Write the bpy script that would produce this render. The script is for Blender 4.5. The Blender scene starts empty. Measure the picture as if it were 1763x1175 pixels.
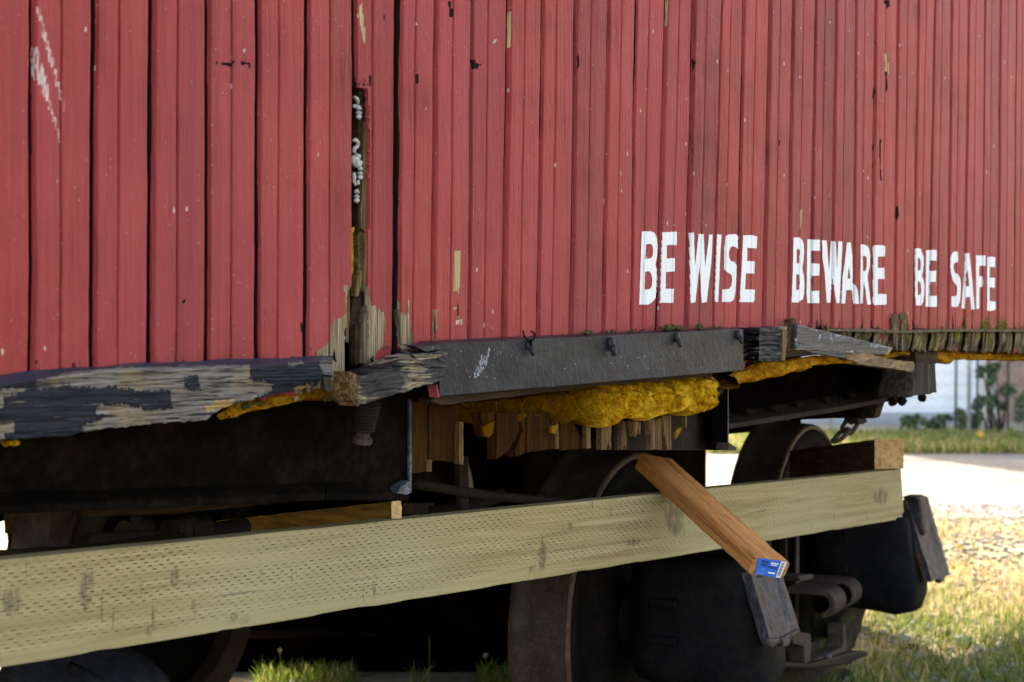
import bpy, bmesh, math, random
import numpy as np
from mathutils import Vector, Matrix
random.seed(7); rng = np.random.default_rng(11)
scene = bpy.context.scene
C = scene.collection
# ------------------------------------------------------------------ camera, sky, sun, exposure
FPX = 3070.0; CX = 881.5; HY = 561.0; H = 1.17          # focal length and horizon of the 1763 px photograph, eye height
TH = math.radians(39.4)
cT, sT = math.cos(TH), math.sin(TH)
FW = np.array([cT, sT, 0.0]); RT = np.array([sT, -cT, 0.0]); UP = np.array([0, 0, 1.0])
CAM = np.array([0, 0, H])
cam = bpy.data.cameras.new('camera'); camo = bpy.data.objects.new('camera', cam); C.objects.link(camo)
camo.location = CAM; camo.rotation_euler = (math.pi/2, 0, TH - math.pi/2)
cam.sensor_width = 36; cam.lens = FPX/1763*36; cam.shift_y = -(587.5 - HY)/1763
cam.clip_start = 0.05; cam.clip_end = 1500
cam.dof.use_dof = True; cam.dof.focus_distance = 3.25; cam.dof.aperture_fstop = 7.0
scene.camera = camo
SUN = Vector((0.70, 1.0, 0.55)).normalized()
w = bpy.data.worlds.new('World'); scene.world = w; w.use_nodes = True
nt = w.node_tree; nt.nodes.clear()
sk = nt.nodes.new('ShaderNodeTexSky'); sk.sky_type = 'NISHITA'; sk.sun_disc = False
sk.sun_elevation = math.asin(SUN.z); sk.sun_rotation = math.atan2(SUN.x, SUN.y)
sk.air_density = 0.8; sk.dust_density = 4.0; sk.ozone_density = 0.4
bg = nt.nodes.new('ShaderNodeBackground'); bg.inputs['Strength'].default_value = 0.15
wo = nt.nodes.new('ShaderNodeOutputWorld')
nt.links.new(sk.outputs[0], bg.inputs[0]); nt.links.new(bg.outputs[0], wo.inputs[0])
sl = bpy.data.lights.new('sun', 'SUN'); sl.energy = 3.4; sl.angle = math.radians(0.53); sl.color = (1, .95, .87)
so = bpy.data.objects.new('sun', sl); C.objects.link(so)
so.rotation_euler = SUN.to_track_quat('Z', 'Y').to_euler(); so.location = (0, 0, 12)
vs = scene.view_settings
vs.view_transform = 'Standard'; vs.look = 'None'; vs.gamma = 1; vs.exposure = 2.8
vs.use_white_balance = True; vs.white_balance_temperature = 7900; vs.white_balance_tint = 10      # balanced for open shade, as the photograph is
scene.cycles.max_bounces = 6; scene.cycles.diffuse_bounces = 4
try: scene.cycles.use_denoising = True
except Exception: pass

# ------------------------------------------------------------------ geometry helpers
DW = 1.95                                                  # distance from the eye line to the car wall
def ray(px, py): return FW + RT*((px-CX)/FPX) + UP*((HY-py)/FPX)
def at(px, py, Y=DW):
    d = ray(px, py); return CAM + d*(Y/d[1])
def atd(px, py, dep): return CAM + ray(px, py)*dep
def onplane(px, py, p0, n):
    d = ray(px, py); return CAM + d*(np.dot(p0-CAM, n)/np.dot(d, n))
def topx(P):                                               # world -> photograph pixel, used to place wear on surfaces
    q = P - CAM
    dep = q[..., 0]*FW[0] + q[..., 1]*FW[1]
    return CX + FPX*(q[..., 0]*RT[0]+q[..., 1]*RT[1])/dep, HY - FPX*q[..., 2]/dep
def zm(pts, ox, oy, s): return [(ox + a/s, oy + b/s) for a, b in pts]
def inpoly(x, y, poly):
    x = np.asarray(x, float); y = np.asarray(y, float); r = np.zeros(x.shape, bool); n = len(poly)
    for i in range(n):
        x0, y0 = poly[i]; x1, y1 = poly[(i+1) % n]
        if y0 == y1: continue
        c = ((y0 > y) != (y1 > y)) & (x < (x1-x0)*(y-y0)/(y1-y0)+x0)
        r ^= c
    return r
def _h(ix, iy, iz, s):
    n = (ix*374761393 + iy*668265263 + iz*2147483647 + s*1274126177) & 0xffffffff
    n = ((n ^ (n >> 13))*1274126177) & 0xffffffff
    return ((n ^ (n >> 16)) & 0xffff)/65535.0
def vn(x, y, z=0.0, s=0):                                  # value noise, -1..1
    x, y, z = np.broadcast_arrays(np.asarray(x, float), np.asarray(y, float), np.asarray(z, float))
    ix, iy, iz = [np.floor(a).astype(np.int64) for a in (x, y, z)]
    fx, fy, fz = x-ix, y-iy, z-iz
    fx, fy, fz = [a*a*(3-2*a) for a in (fx, fy, fz)]
    r = 0
    for dx in (0, 1):
        for dy in (0, 1):
            for dz in (0, 1):
                r = r + _h(ix+dx, iy+dy, iz+dz, s)*(fx if dx else 1-fx)*(fy if dy else 1-fy)*(fz if dz else 1-fz)
    return r*2-1
def fbm(x, y, z=0.0, s=0, o=4):
    r = 0; a = .5; f = 1
    for k in range(o):
        r = r + a*vn(np.asarray(x)*f, np.asarray(y)*f, np.asarray(z)*f, s+k); a *= .5; f *= 2.03
    return r

class MB:
    def __init__(s): s.v = []; s.f = []; s.attr = {}
    def add(s, vs_, fs):
        b = len(s.v); s.v.extend([tuple(map(float, p)) for p in vs_]); s.f.extend([tuple(b+i for i in f) for f in fs]); return s
    def hexa(s, c):                                        # c: 4 front corners (loop), 4 back corners
        return s.add(c, [(0, 1, 2, 3), (7, 6, 5, 4), (0, 4, 5, 1), (1, 5, 6, 2), (2, 6, 7, 3), (3, 7, 4, 0)])
    def box(s, lo, hi):
        x0, y0, z0 = lo; x1, y1, z1 = hi
        return s.hexa([(x0, y0, z0), (x1, y0, z0), (x1, y0, z1), (x0, y0, z1), (x0, y1, z0), (x1, y1, z0), (x1, y1, z1), (x0, y1, z1)])
    def prism(s, pts, off):                                # polygon (world points) and thickness vector
        n = len(pts); P = [np.array(p, float) for p in pts]; off = np.array(off, float)
        fs = [tuple(range(n)), tuple(reversed(range(n, 2*n)))]
        fs += [(i, i+n, (i+1) % n+n, (i+1) % n) for i in range(n)]
        return s.add(P+[p+off for p in P], fs)
    def tube(s, path, rad, seg=10, cap=True):
        path = [np.array(p, float) for p in path]; n = len(path)
        rad = [rad]*n if not hasattr(rad, '__len__') else rad
        vs_ = []; up = None
        for i in range(n):
            t = path[min(i+1, n-1)]-path[max(i-1, 0)]; t = t/(np.linalg.norm(t)+1e-9)
            if up is None:
                up = np.array([0, 0, 1.]) if abs(t[2]) < .9 else np.array([1., 0, 0])
            a = np.cross(t, up); a /= np.linalg.norm(a)+1e-9; b = np.cross(a, t); up = b
            for k in range(seg):
                q = 2*math.pi*k/seg; vs_.append(path[i]+rad[i]*(a*math.cos(q)+b*math.sin(q)))
        fs = [(i*seg+k, i*seg+(k+1) % seg, (i+1)*seg+(k+1) % seg, (i+1)*seg+k) for i in range(n-1) for k in range(seg)]
        if cap: fs += [tuple(reversed(range(seg))), tuple(range((n-1)*seg, n*seg))]
        return s.add(vs_, fs)
    def lathe(s, c, axis, prof, seg=48, closed=False):     # prof: (offset along axis, radius)
        c = np.array(c, float); ax = np.array(axis, float); ax /= np.linalg.norm(ax)
        u = np.array([0, 0, 1.]) if abs(ax[2]) < .9 else np.array([1., 0, 0])
        a = np.cross(ax, u); a /= np.linalg.norm(a); b = np.cross(a, ax)
        vs_ = [c+ax*o+r*(a*math.cos(2*math.pi*k/seg)+b*math.sin(2*math.pi*k/seg)) for o, r in prof for k in range(seg)]
        m = len(prof)
        fs = [(i*seg+k, i*seg+(k+1) % seg, ((i+1) % m)*seg+(k+1) % seg, ((i+1) % m)*seg+k) for i in range(m if closed else m-1) for k in range(seg)]
        return s.add(vs_, fs)
    def blob(s, c, r, sd=0, amp=.25, seg=14, ring=9, fr=2.0):
        c = np.array(c, float); r = np.array(r if hasattr(r, '__len__') else [r]*3, float); vs_ = []
        for i in range(ring+1):
            ph = math.pi*i/ring
            for k in range(seg):
                q = 2*math.pi*k/seg; d = np.array([math.sin(ph)*math.cos(q), math.sin(ph)*math.sin(q), math.cos(ph)])
                vs_.append(c+r*d*(1+amp*float(fbm(d[0]*fr, d[1]*fr, d[2]*fr, sd))))
        return s.add(vs_, [(i*seg+k, (i+1)*seg+k, (i+1)*seg+(k+1) % seg, i*seg+(k+1) % seg) for i in range(ring) for k in range(seg)])
    def build(s, name, mat, parent=None, smooth=False, bevel=0, angle=40, recalc=True):
        me = bpy.data.meshes.new(name); me.from_pydata(s.v, [], s.f)
        if recalc:
            bm = bmesh.new(); bm.from_mesh(me); bmesh.ops.recalc_face_normals(bm, faces=bm.faces); bm.to_mesh(me); bm.free()
        for k, a in s.attr.items():
            at_ = me.attributes.new(k, 'FLOAT', 'POINT'); at_.data.foreach_set('value', np.asarray(a, np.float32))
        me.materials.append(mat)
        o = bpy.data.objects.new(name, me); C.objects.link(o)
        if smooth: me.polygons.foreach_set('use_smooth', [True]*len(me.polygons))
        if bevel:
            b = o.modifiers.new('bevel', 'BEVEL'); b.width = bevel; b.segments = 2; b.limit_method = 'ANGLE'; b.angle_limit = math.radians(angle)
        if parent is not None: put(o, parent)
        return o
def put(o, parent):
    o.parent = parent; o.matrix_parent_inverse = Matrix.Translation(-parent_loc(parent))
def parent_loc(p):
    l = Vector(p.location)
    while p.parent is not None:
        p = p.parent; break
    return l
def gridbox(c, n, disp=None, attr=None):
    """Subdivided hexahedron from 8 corners (front loop BL,BR,TR,TL then back loop); disp(P,N,u,v,w) -> offset length."""
    c = [np.array(p, float) for p in c]
    def tri(u, v, w_):
        f = (c[0]*(1-u)*(1-v)+c[1]*u*(1-v)+c[2]*u*v+c[3]*(1-u)*v); b = (c[4]*(1-u)*(1-v)+c[5]*u*(1-v)+c[6]*u*v+c[7]*(1-u)*v)
        return f*(1-w_)+b*w_
    mb = MB(); ctr = sum(c)/8; nx, ny, nz = n; key = {}; Ps = []; U = []
    def vid(i, j, k):
        if (i, j, k) not in key:
            key[(i, j, k)] = len(Ps); Ps.append(tri(i/nx, j/ny, k/nz)); U.append((i/nx, j/ny, k/nz))
        return key[(i, j, k)]
    fs = []
    for k in (0, nz):
        for i in range(nx):
            for j in range(ny): fs.append((vid(i, j, k), vid(i+1, j, k), vid(i+1, j+1, k), vid(i, j+1, k)))
    for j in (0, ny):
        for i in range(nx):
            for k in range(nz): fs.append((vid(i, j, k), vid(i+1, j, k), vid(i+1, j, k+1), vid(i, j, k+1)))
    for i in (0, nx):
        for j in range(ny):
            for k in range(nz): fs.append((vid(i, j, k), vid(i, j+1, k), vid(i, j+1, k+1), vid(i, j, k+1)))
    P = np.array(Ps); U = np.array(U)
    ex = c[1]-c[0]; ex /= np.linalg.norm(ex); ez = c[3]-c[0]; ez /= np.linalg.norm(ez); ey = c[4]-c[0]; ey /= np.linalg.norm(ey)
    N = np.zeros_like(P)
    N += np.where(U[:, :1] == 0, -ex, 0)+np.where(U[:, :1] == 1, ex, 0)
    N += np.where(U[:, 1:2] == 0, -ez, 0)+np.where(U[:, 1:2] == 1, ez, 0)
    N += np.where(U[:, 2:] == 0, -ey, 0)+np.where(U[:, 2:] == 1, ey, 0)
    N /= np.linalg.norm(N, axis=1, keepdims=True)+1e-9
    if disp is not None: P = P+N*disp(P, U)[:, None]
    mb.add(P, fs)
    if attr:
        for k, f in attr.items(): mb.attr[k] = f(P, U)
    return mb
def tag(o, label=None, cat=None, group=None, kind=None):
    if label: o['label'] = label
    if cat: o['category'] = cat
    if group: o['group'] = group
    if kind: o['kind'] = kind
    return o
def thing(name, label, cat, loc=(0, 0, 0), group=None):
    o = bpy.data.objects.new(name, None); C.objects.link(o); o.location = loc; o.empty_display_size = .1
    return tag(o, label, cat, group)
def ppoly(pts, Y, th, mb=None):                            # traced outline on the plane Y, given thickness th behind
    mb = mb or MB(); return mb.prism([at(a, b, Y) for a, b in pts], (0, th, 0))

# ------------------------------------------------------------------ materials
class NT:
    def __init__(s, name):
        s.m = bpy.data.materials.new(name); s.m.use_nodes = True; s.t = s.m.node_tree; s.N = s.t.nodes; s.N.clear()
        s.out = s.N.new('ShaderNodeOutputMaterial'); s.b = s.N.new('ShaderNodeBsdfPrincipled'); s.L(s.b.outputs[0], s.out.inputs[0])
        s.geo = s.N.new('ShaderNodeNewGeometry'); s.pos = s.geo.outputs['Position']
    def L(s, a, b): s.t.links.new(a, b)
    def set(s, k, v):
        if hasattr(v, 'is_linked') or isinstance(v, bpy.types.NodeSocket): s.L(v, s.b.inputs[k])
        else: s.b.inputs[k].default_value = v if not (isinstance(v, tuple) and len(v) == 3) else (*v, 1)
    def map(s, scale, vec=None, rot=(0, 0, 0)):
        n = s.N.new('ShaderNodeMapping'); n.inputs['Scale'].default_value = scale; n.inputs['Rotation'].default_value = rot
        s.L(vec or s.pos, n.inputs[0]); return n.outputs[0]
    def noise(s, scale, vec=None, detail=4, rough=.55, dist=0):
        n = s.N.new('ShaderNodeTexNoise'); n.inputs['Scale'].default_value = scale; n.inputs['Detail'].default_value = detail
        n.inputs['Roughness'].default_value = rough; n.inputs['Distortion'].default_value = dist
        s.L(vec or s.pos, n.inputs['Vector']); return n.outputs['Fac']
    def vor(s, scale, vec=None, feat='F1', out='Distance', rand=1):
        n = s.N.new('ShaderNodeTexVoronoi'); n.feature = feat; n.inputs['Scale'].default_value = scale; n.inputs['Randomness'].default_value = rand
        s.L(vec or s.pos, n.inputs['Vector']); return n.outputs[out]
    def math(s, op, a, b=None, c=None, clamp=False):
        n = s.N.new('ShaderNodeMath'); n.operation = op; n.use_clamp = clamp
        for i, v in enumerate((a, b, c)):
            if v is None: continue
            if isinstance(v, (int, float)): n.inputs[i].default_value = v
            else: s.L(v, n.inputs[i])
        return n.outputs[0]
    def step(s, v, a, b):                                  # smooth 0..1 between a and b
        n = s.N.new('ShaderNodeMapRange'); n.interpolation_type = 'SMOOTHSTEP'
        s.L(v, n.inputs[0]); n.inputs[1].default_value = a; n.inputs[2].default_value = b; return n.outputs[0]
    def ramp(s, v, stops):
        n = s.N.new('ShaderNodeValToRGB'); cr = n.color_ramp
        while len(cr.elements) > 1: cr.elements.remove(cr.elements[-1])
        cr.elements[0].position = stops[0][0]; cr.elements[0].color = (*stops[0][1], 1)
        for p, c in stops[1:]:
            e = cr.elements.new(p); e.color = (*c, 1)
        s.L(v, n.inputs[0]); return n.outputs[0]
    def mix(s, f, a, b, mode='MIX'):
        n = s.N.new('ShaderNodeMix'); n.data_type = 'RGBA'; n.blend_type = mode
        for i, v in ((0, f), (6, a), (7, b)):
            if isinstance(v, (int, float)): n.inputs[i].default_value = v
            elif isinstance(v, tuple): n.inputs[i].default_value = (*v, 1)
            else: s.L(v, n.inputs[i])
        return n.outputs[2]
    def mixf(s, f, a, b):
        n = s.N.new('ShaderNodeMix'); n.data_type = 'FLOAT'
        for i, v in ((0, f), (2, a), (3, b)):
            if isinstance(v, (int, float)): n.inputs[i].default_value = v
            else: s.L(v, n.inputs[i])
        return n.outputs[0]
    def attr(s, name):
        n = s.N.new('ShaderNodeAttribute'); n.attribute_name = name; return n.outputs['Fac']
    def bump(s, h, dist=.001, strength=1, prev=None):
        n = s.N.new('ShaderNodeBump'); n.inputs['Distance'].default_value = dist; n.inputs['Strength'].default_value = strength
        s.L(h, n.inputs['Height'])
        if prev: s.L(prev, n.inputs['Normal'])
        return n.outputs[0]
    def xyz(s, v=None):
        n = s.N.new('ShaderNodeSeparateXYZ'); s.L(v or s.pos, n.inputs[0]); return n.outputs

def mat_red():
    t = NT('red_barn_paint')
    st = t.noise(1, t.map((210, 30, 5)), 5, .6)            # vertical grain
    fine = t.noise(1, t.map((900, 200, 14)), 3)
    blot = t.noise(9, None, 4); big = t.noise(2.2, None, 3)
    col = t.ramp(t.math('ADD', t.math('MULTIPLY', st, .55), t.math('MULTIPLY', blot, .45)),
                 [(.28, (.115, .012, .010)), (.44, (.275, .033, .029)), (.60, (.345, .046, .041)), (.75, (.425, .080, .074))])
    col = t.mix(t.step(big, .42, .62), col, t.mix(.5, col, (.315, .042, .048)))
    streak = t.step(t.noise(1, t.map((330, 60, 2.6)), 3, .6), .60, .70)
    col = t.mix(t.math('MULTIPLY', streak, .55), col, (.16, .022, .022))
    col = t.mix(1.0, col, t.ramp(t.attr('tone'), [(0, (.74, .74, .76)), (.5, (1, 1, 1)), (1, (1.0, .92, .90))]), 'MULTIPLY')
    gr = t.step(t.noise(1, t.map((26, 10, 1.1)), 4, .6), .52, .72); col = t.mix(t.math('MULTIPLY', gr, .26), col, (.14, .016, .017))
    # pale flecks and specks
    v = t.vor(46, t.map((1, 1, .55))); vr = t.vor(46, t.map((1, 1, .55)), out='Color')
    sp = t.math('MULTIPLY', t.math('LESS_THAN', v, t.math('MULTIPLY', t.noise(300), .20)), t.step(t.xyz(vr)[0], .80, .83))
    col = t.mix(t.math('MULTIPLY', sp, .75), col, (.60, .42, .38))
    v2 = t.vor(150); v2r = t.xyz(t.vor(150, out='Color'))[0]
    sp2 = t.math('MULTIPLY', t.math('LESS_THAN', v2, .16), t.step(v2r, .90, .92))
    col = t.mix(t.math('MULTIPLY', sp2, .55), col, (.55, .33, .30))
    # joint shade, rot, exposed wood, moss, scrapes from the masks painted on the boards
    edge = t.math('ADD', t.noise(170, t.map((1, 1, .35)), 5, .65), t.math('MULTIPLY', t.noise(60, t.map((1.6, 1, .2)), 3), .5))
    edge = t.math('SUBTRACT', edge, .75)
    wood = t.step(t.math('ADD', t.attr('wood'), t.math('MULTIPLY', edge, 1.1)), .46, .50)
    wg = t.noise(1, t.map((420, 60, 7)), 5, .62)
    wcol = t.ramp(wg, [(.34, (.035, .022, .012)), (.44, (.15, .102, .056)), (.56, (.33, .245, .145)), (.70, (.48, .39, .26))])
    tan = t.ramp(wg, [(.32, (.16, .09, .04)), (.5, (.46, .31, .15)), (.7, (.62, .46, .25))])
    wcol = t.mix(t.attr('tan'), wcol, tan)
    rim = t.math('MULTIPLY', t.step(t.math('ADD', t.attr('wood'), t.math('MULTIPLY', edge, 1.1)), .40, .46), t.math('SUBTRACT', 1, wood))
    col = t.mix(t.math('MULTIPLY', rim, .6), col, (.12, .02, .025))
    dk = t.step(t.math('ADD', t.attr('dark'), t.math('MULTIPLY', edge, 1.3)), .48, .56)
    col = t.mix(wood, col, wcol)
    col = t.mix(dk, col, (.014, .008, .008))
    pale = t.step(t.math('ADD', t.attr('pale'), t.math('MULTIPLY', t.math('SUBTRACT', t.noise(1, t.map((500, 100, 60)), 4, .7), .5), 1.6)), .45, .68)
    col = t.mix(t.math('MULTIPLY', pale, .8), col, (.62, .50, .46))
    ms = t.step(t.math('ADD', t.attr('moss'), t.math('MULTIPLY', t.math('SUBTRACT', t.noise(120, None, 5, .7), .5), 1.7)), .45, .62)
    col = t.mix(ms, col, t.ramp(t.noise(260), [(.35, (.022, .022, .006)), (.55, (.10, .09, .015)), (.7, (.24, .19, .03))]))
    t.set('Base Color', col)
    mk = t.math('MAXIMUM', wood, t.math('MAXIMUM', dk, ms))
    t.set('Roughness', t.mixf(mk, t.mixf(t.noise(30), .42, .58), .85)); t.set('Specular IOR Level', t.mixf(mk, .18, .05))
    h = t.math('ADD', t.math('MULTIPLY', st, .9), t.math('MULTIPLY', fine, .35))
    wr = t.noise(1, t.map((70, 30, 26)), 4, .6, 1.4)
    h = t.math('ADD', h, t.math('MULTIPLY', wr, .9))
    h = t.math('SUBTRACT', h, t.math('MULTIPLY', wood, .9)); h = t.math('SUBTRACT', h, t.math('MULTIPLY', dk, 1.0))
    h = t.math('ADD', h, t.math('MULTIPLY', t.math('MULTIPLY', wood, wg), .8))
    h = t.math('ADD', h, t.math('MULTIPLY', sp, .35))
    t.set('Normal', t.bump(h, .0034, .9))
    return t.m
def mat_letter():
    t = NT('white_sign_paint')
    st = t.noise(1, t.map((260, 40, 6)), 4, .6)
    col = t.ramp(st, [(.35, (.58, .58, .58)), (.55, (.69, .69, .685)), (.7, (.74, .74, .735))])
    ch = t.step(t.noise(1, t.map((420, 60, 60)), 4, .7), .70, .74)
    col = t.mix(t.math('MULTIPLY', ch, .7), col, (.42, .18, .17))
    t.set('Base Color', col); t.set('Roughness', .5)
    t.set('Normal', t.bump(t.math('ADD', st, t.math('MULTIPLY', t.noise(1, t.map((70, 30, 26)), 4), .6)), .0018, .6)); return t.m
def mat_weather(name, along=(8, 60, 260), paint=(.0095, .0115, .018), use_attr=True, wood_lo=(.016, .012, .010), wood_hi=(.235, .205, .172), thr=.5, rot=(0, 0, 0)):
    """slate paint breaking away over grey weathered wood; grain runs along x of the mapped space"""
    t = NT(name)
    p = t.map(along, None, rot)
    g = t.noise(1, p, 6, .65, .5); g2 = t.noise(3.1, p, 4, .6)
    wood = t.ramp(t.math('ADD', t.math('MULTIPLY', g, .7), t.math('MULTIPLY', g2, .3)),
                  [(.36, wood_lo), (.43, tuple(.25*a+.75*b for a, b in zip(wood_hi, wood_lo))), (.50, tuple(.75*a+.25*b for a, b in zip(wood_hi, wood_lo))), (.58, wood_hi), (.7, tuple(min(.75, c*1.3) for c in wood_hi))])
    warm = t.step(t.noise(14, None, 3), .50, .66)
    wood = t.mix(t.math('MULTIPLY', warm, .6), wood, t.mix(.55, wood, (.42, .27, .13)))
    pc = t.ramp(t.noise(1, t.map((30, 60, 160)), 4), [(.35, tuple(c*.6 for c in paint)), (.6, paint), (.75, tuple(c*1.6 for c in paint))])
    n = t.math('SUBTRACT', t.math('ADD', t.noise(1, t.map(tuple(a*.8 for a in along), None, rot), 4, .6), t.math('MULTIPLY', t.noise(1, t.map(tuple(a*3 for a in along), None, rot), 3), .4)), .7)
    if use_attr: base = t.math('ADD', t.math('ADD', t.attr('wood'), t.math('MULTIPLY', n, 1.3)), t.math('MULTIPLY', t.math('SUBTRACT', t.noise(1, t.map(tuple(a*1.7 for a in along), None, rot), 5, .7), .5), 3.4))
    else: base = t.math('ADD', t.math('ADD', n, t.noise(11, None, 3)), 0.0)
    mk = t.step(base, thr-.02, thr+.02)
    lip = t.math('MULTIPLY', t.step(base, thr-.08, thr-.02), t.math('SUBTRACT', 1, mk))
    col = t.mix(mk, pc, wood); col = t.mix(t.math('MULTIPLY', lip, .5), col, tuple(min(1, c*4.5) for c in paint))
    cr = t.step(t.noise(1, t.map(tuple(a*1.3 for a in along), None, rot), 4, .6, .5), .60, .66)
    col = t.mix(t.math('MULTIPLY', cr, t.mixf(mk, .55, .9)), col, (.012, .010, .010))
    tn = t.attr('tan') if use_attr else None
    if tn: col = t.mix(tn, col, t.ramp(g, [(.3, (.10, .05, .02)), (.5, (.38, .22, .09)), (.7, (.58, .42, .22))]))
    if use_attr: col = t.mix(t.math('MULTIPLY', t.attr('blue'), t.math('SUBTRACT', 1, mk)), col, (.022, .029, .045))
    t.set('Base Color', col); t.set('Roughness', t.mixf(mk, t.mixf(t.noise(40), .26, .45), .85)); t.set('Specular IOR Level', t.mixf(mk, .14, .03))
    h = t.math('ADD', t.math('MULTIPLY', g, t.mixf(mk, .5, 1.0)), t.math('MULTIPLY', t.math('SUBTRACT', 1, mk), .5))
    h = t.math('SUBTRACT', h, t.math('MULTIPLY', cr, .8))
    t.set('Normal', t.bump(h, .0055, 1.0)); return t.m
def mat_plate():
    t = NT('slate_steel_paint')
    n = t.noise(16, None, 5, .6); big = t.noise(4, None, 3)
    col = t.ramp(n, [(.3, (.0075, .008, .0095)), (.5, (.018, .018, .0195)), (.7, (.036, .034, .033))])
    col = t.mix(t.step(big, .45, .62), col, t.mix(.5, col, (.024, .024, .036)))
    sc = t.step(t.math('ADD', t.attr('pale'), t.math('MULTIPLY', t.math('SUBTRACT', t.noise(1, t.map((300, 60, 110), None, (0, .75, 0)), 4, .7), .5), 2.0)), .58, .78)
    col = t.mix(t.math('MULTIPLY', sc, .8), col, (.42, .42, .46))
    fl = t.math('MULTIPLY', t.math('LESS_THAN', t.vor(95, t.map((1, 1, 1.3))), t.math('MULTIPLY', t.noise(240), .30)), t.step(t.xyz(t.vor(95, t.map((1, 1, 1.3)), out='Color'))[0], .86, .9))
    col = t.mix(t.math('MULTIPLY', fl, .6), col, (.35, .35, .38))
    dr = t.step(t.noise(1, t.map((90, 90, 6)), 4, .6), .64, .72)
    col = t.mix(t.math('MULTIPLY', dr, .16), col, (.075, .075, .08))
    t.set('Base Color', col); t.set('Roughness', t.mixf(t.noise(22), .28, .5)); t.set('Specular IOR Level', .16)
    h = t.math('ADD', t.math('MULTIPLY', t.noise(55, None, 5, .6), .6), t.math('MULTIPLY', fl, .5)); h = t.math('ADD', h, t.math('MULTIPLY', t.noise(130, None, 3), .35))
    bl = t.step(t.vor(70, t.map((1, 1, 1.6))), .16, .05); bl = t.math('MULTIPLY', bl, t.step(t.noise(9, None, 3), .50, .58)); h = t.math('ADD', h, t.math('MULTIPLY', bl, 1.2))
    t.set('Normal', t.bump(h, .0034, .8)); return t.m
def mat_metal(name, a, b, c, rough=(.5, .8), scale=14, bumpd=.003, spec=.4):
    t = NT(name); n = t.noise(scale, None, 6, .65); n2 = t.noise(scale*5, None, 4, .6)
    col = t.ramp(t.math('ADD', t.math('MULTIPLY', n, .65), t.math('MULTIPLY', n2, .35)), [(.34, a), (.5, b), (.66, c)])
    t.set('Base Color', col); t.set('Roughness', t.mixf(n, *rough)); t.set('Specular IOR Level', spec)
    t.set('Normal', t.bump(t.math('ADD', t.math('MULTIPLY', n2, .6), t.math('MULTIPLY', t.noise(scale*16, None, 3), .3)), bumpd, .6)); return t.m
def mat_foam(name, lo, mid, hi):
    t = NT(name); n = t.noise(34, None, 6, .7); f = t.noise(190, None, 5, .75); v = t.vor(120, None, 'F1')
    col = t.ramp(t.math('ADD', t.math('MULTIPLY', n, .6), t.math('MULTIPLY', f, .4)), [(.38, lo), (.49, mid), (.60, hi)])
    dirt = t.step(t.math('ADD', t.attr('dirt'), t.math('MULTIPLY', t.math('SUBTRACT', n, .5), .9)), .25, .85)
    col = t.mix(dirt, col, t.mix(.93, col, (.105, .042, .004)))
    pit = t.step(t.vor(75), .10, .32); col = t.mix(t.math('MULTIPLY', t.math('SUBTRACT', 1, pit), .7), col, t.mix(.6, col, (.10, .04, .003)))
    t.set('Base Color', col); t.set('Roughness', 1.0); t.set('Specular IOR Level', .0)
    h = t.math('ADD', t.math('MULTIPLY', n, .8), t.math('ADD', t.math('MULTIPLY', f, .65), t.math('MULTIPLY', v, .6)))
    t.set('Normal', t.bump(h, .008, .8)); return t.m
def mat_wood(name, axis_rot, cols, ring=(2.5, 60, 60), bumpd=.0015, rough=.75, nicks=0.5):
    t = NT(name); p = t.map(ring, None, axis_rot)
    g = t.noise(1, p, 6, .6, .8); g2 = t.noise(4.3, p, 3, .55)
    v = t.math('ADD', t.math('MULTIPLY', g, .7), t.math('MULTIPLY', g2, .3))
    col = t.ramp(v, [(.32, cols[0]), (.5, cols[1]), (.66, cols[2])])
    nk = t.step(t.noise(1, t.map(tuple(a*2.2 for a in ring), None, axis_rot), 4, .7), .68, .72)
    col = t.mix(t.math('MULTIPLY', nk, nicks), col, tuple(c*.22 for c in cols[0]))
    col = t.mix(t.math('MULTIPLY', t.step(t.noise(9, None, 4), .52, .68), .35), col, tuple(c*.55 for c in cols[1]))
    t.set('Base Color', col); t.set('Roughness', rough); t.set('Specular IOR Level', .06)
    t.set('Normal', t.bump(t.math('SUBTRACT', v, t.math('MULTIPLY', nk, .6)), bumpd, .8)); return t.m
M = {}
M['red'] = mat_red(); M['letter'] = mat_letter(); M['plate'] = mat_plate()
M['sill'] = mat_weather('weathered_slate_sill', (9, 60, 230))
M['chunk'] = mat_weather('weathered_slate_chunk', (11, 60, 240), use_attr=False, thr=.60, paint=(.0085, .0095, .0135), wood_lo=(.02, .013, .008), wood_hi=(.34, .265, .175), rot=(0, math.radians(-4), 0))
M['endgrain'] = mat_wood('rotten_end_grain', (0, 0, 0), [(.012, .006, .003), (.085, .045, .016), (.26, .165, .08)], (120, 90, 120), .004)
M['slatewood'] = mat_weather('slate_board_scraped', (7, 40, 120), paint=(.042, .044, .052), use_attr=True, wood_hi=(.34, .34, .36))
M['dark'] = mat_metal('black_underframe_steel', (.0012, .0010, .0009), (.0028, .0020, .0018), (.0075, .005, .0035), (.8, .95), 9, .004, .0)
M['rust'] = mat_metal('rusted_brown_iron', (.009, .006, .0045), (.018, .012, .009), (.036, .024, .018), (.6, .85), 12, .003, .12)
M['castiron'] = mat_metal('black_cast_iron', (.0022, .0021, .0025), (.0055, .0052, .0060), (.013, .011, .010), (.5, .75), 10, .005, .06)
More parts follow.
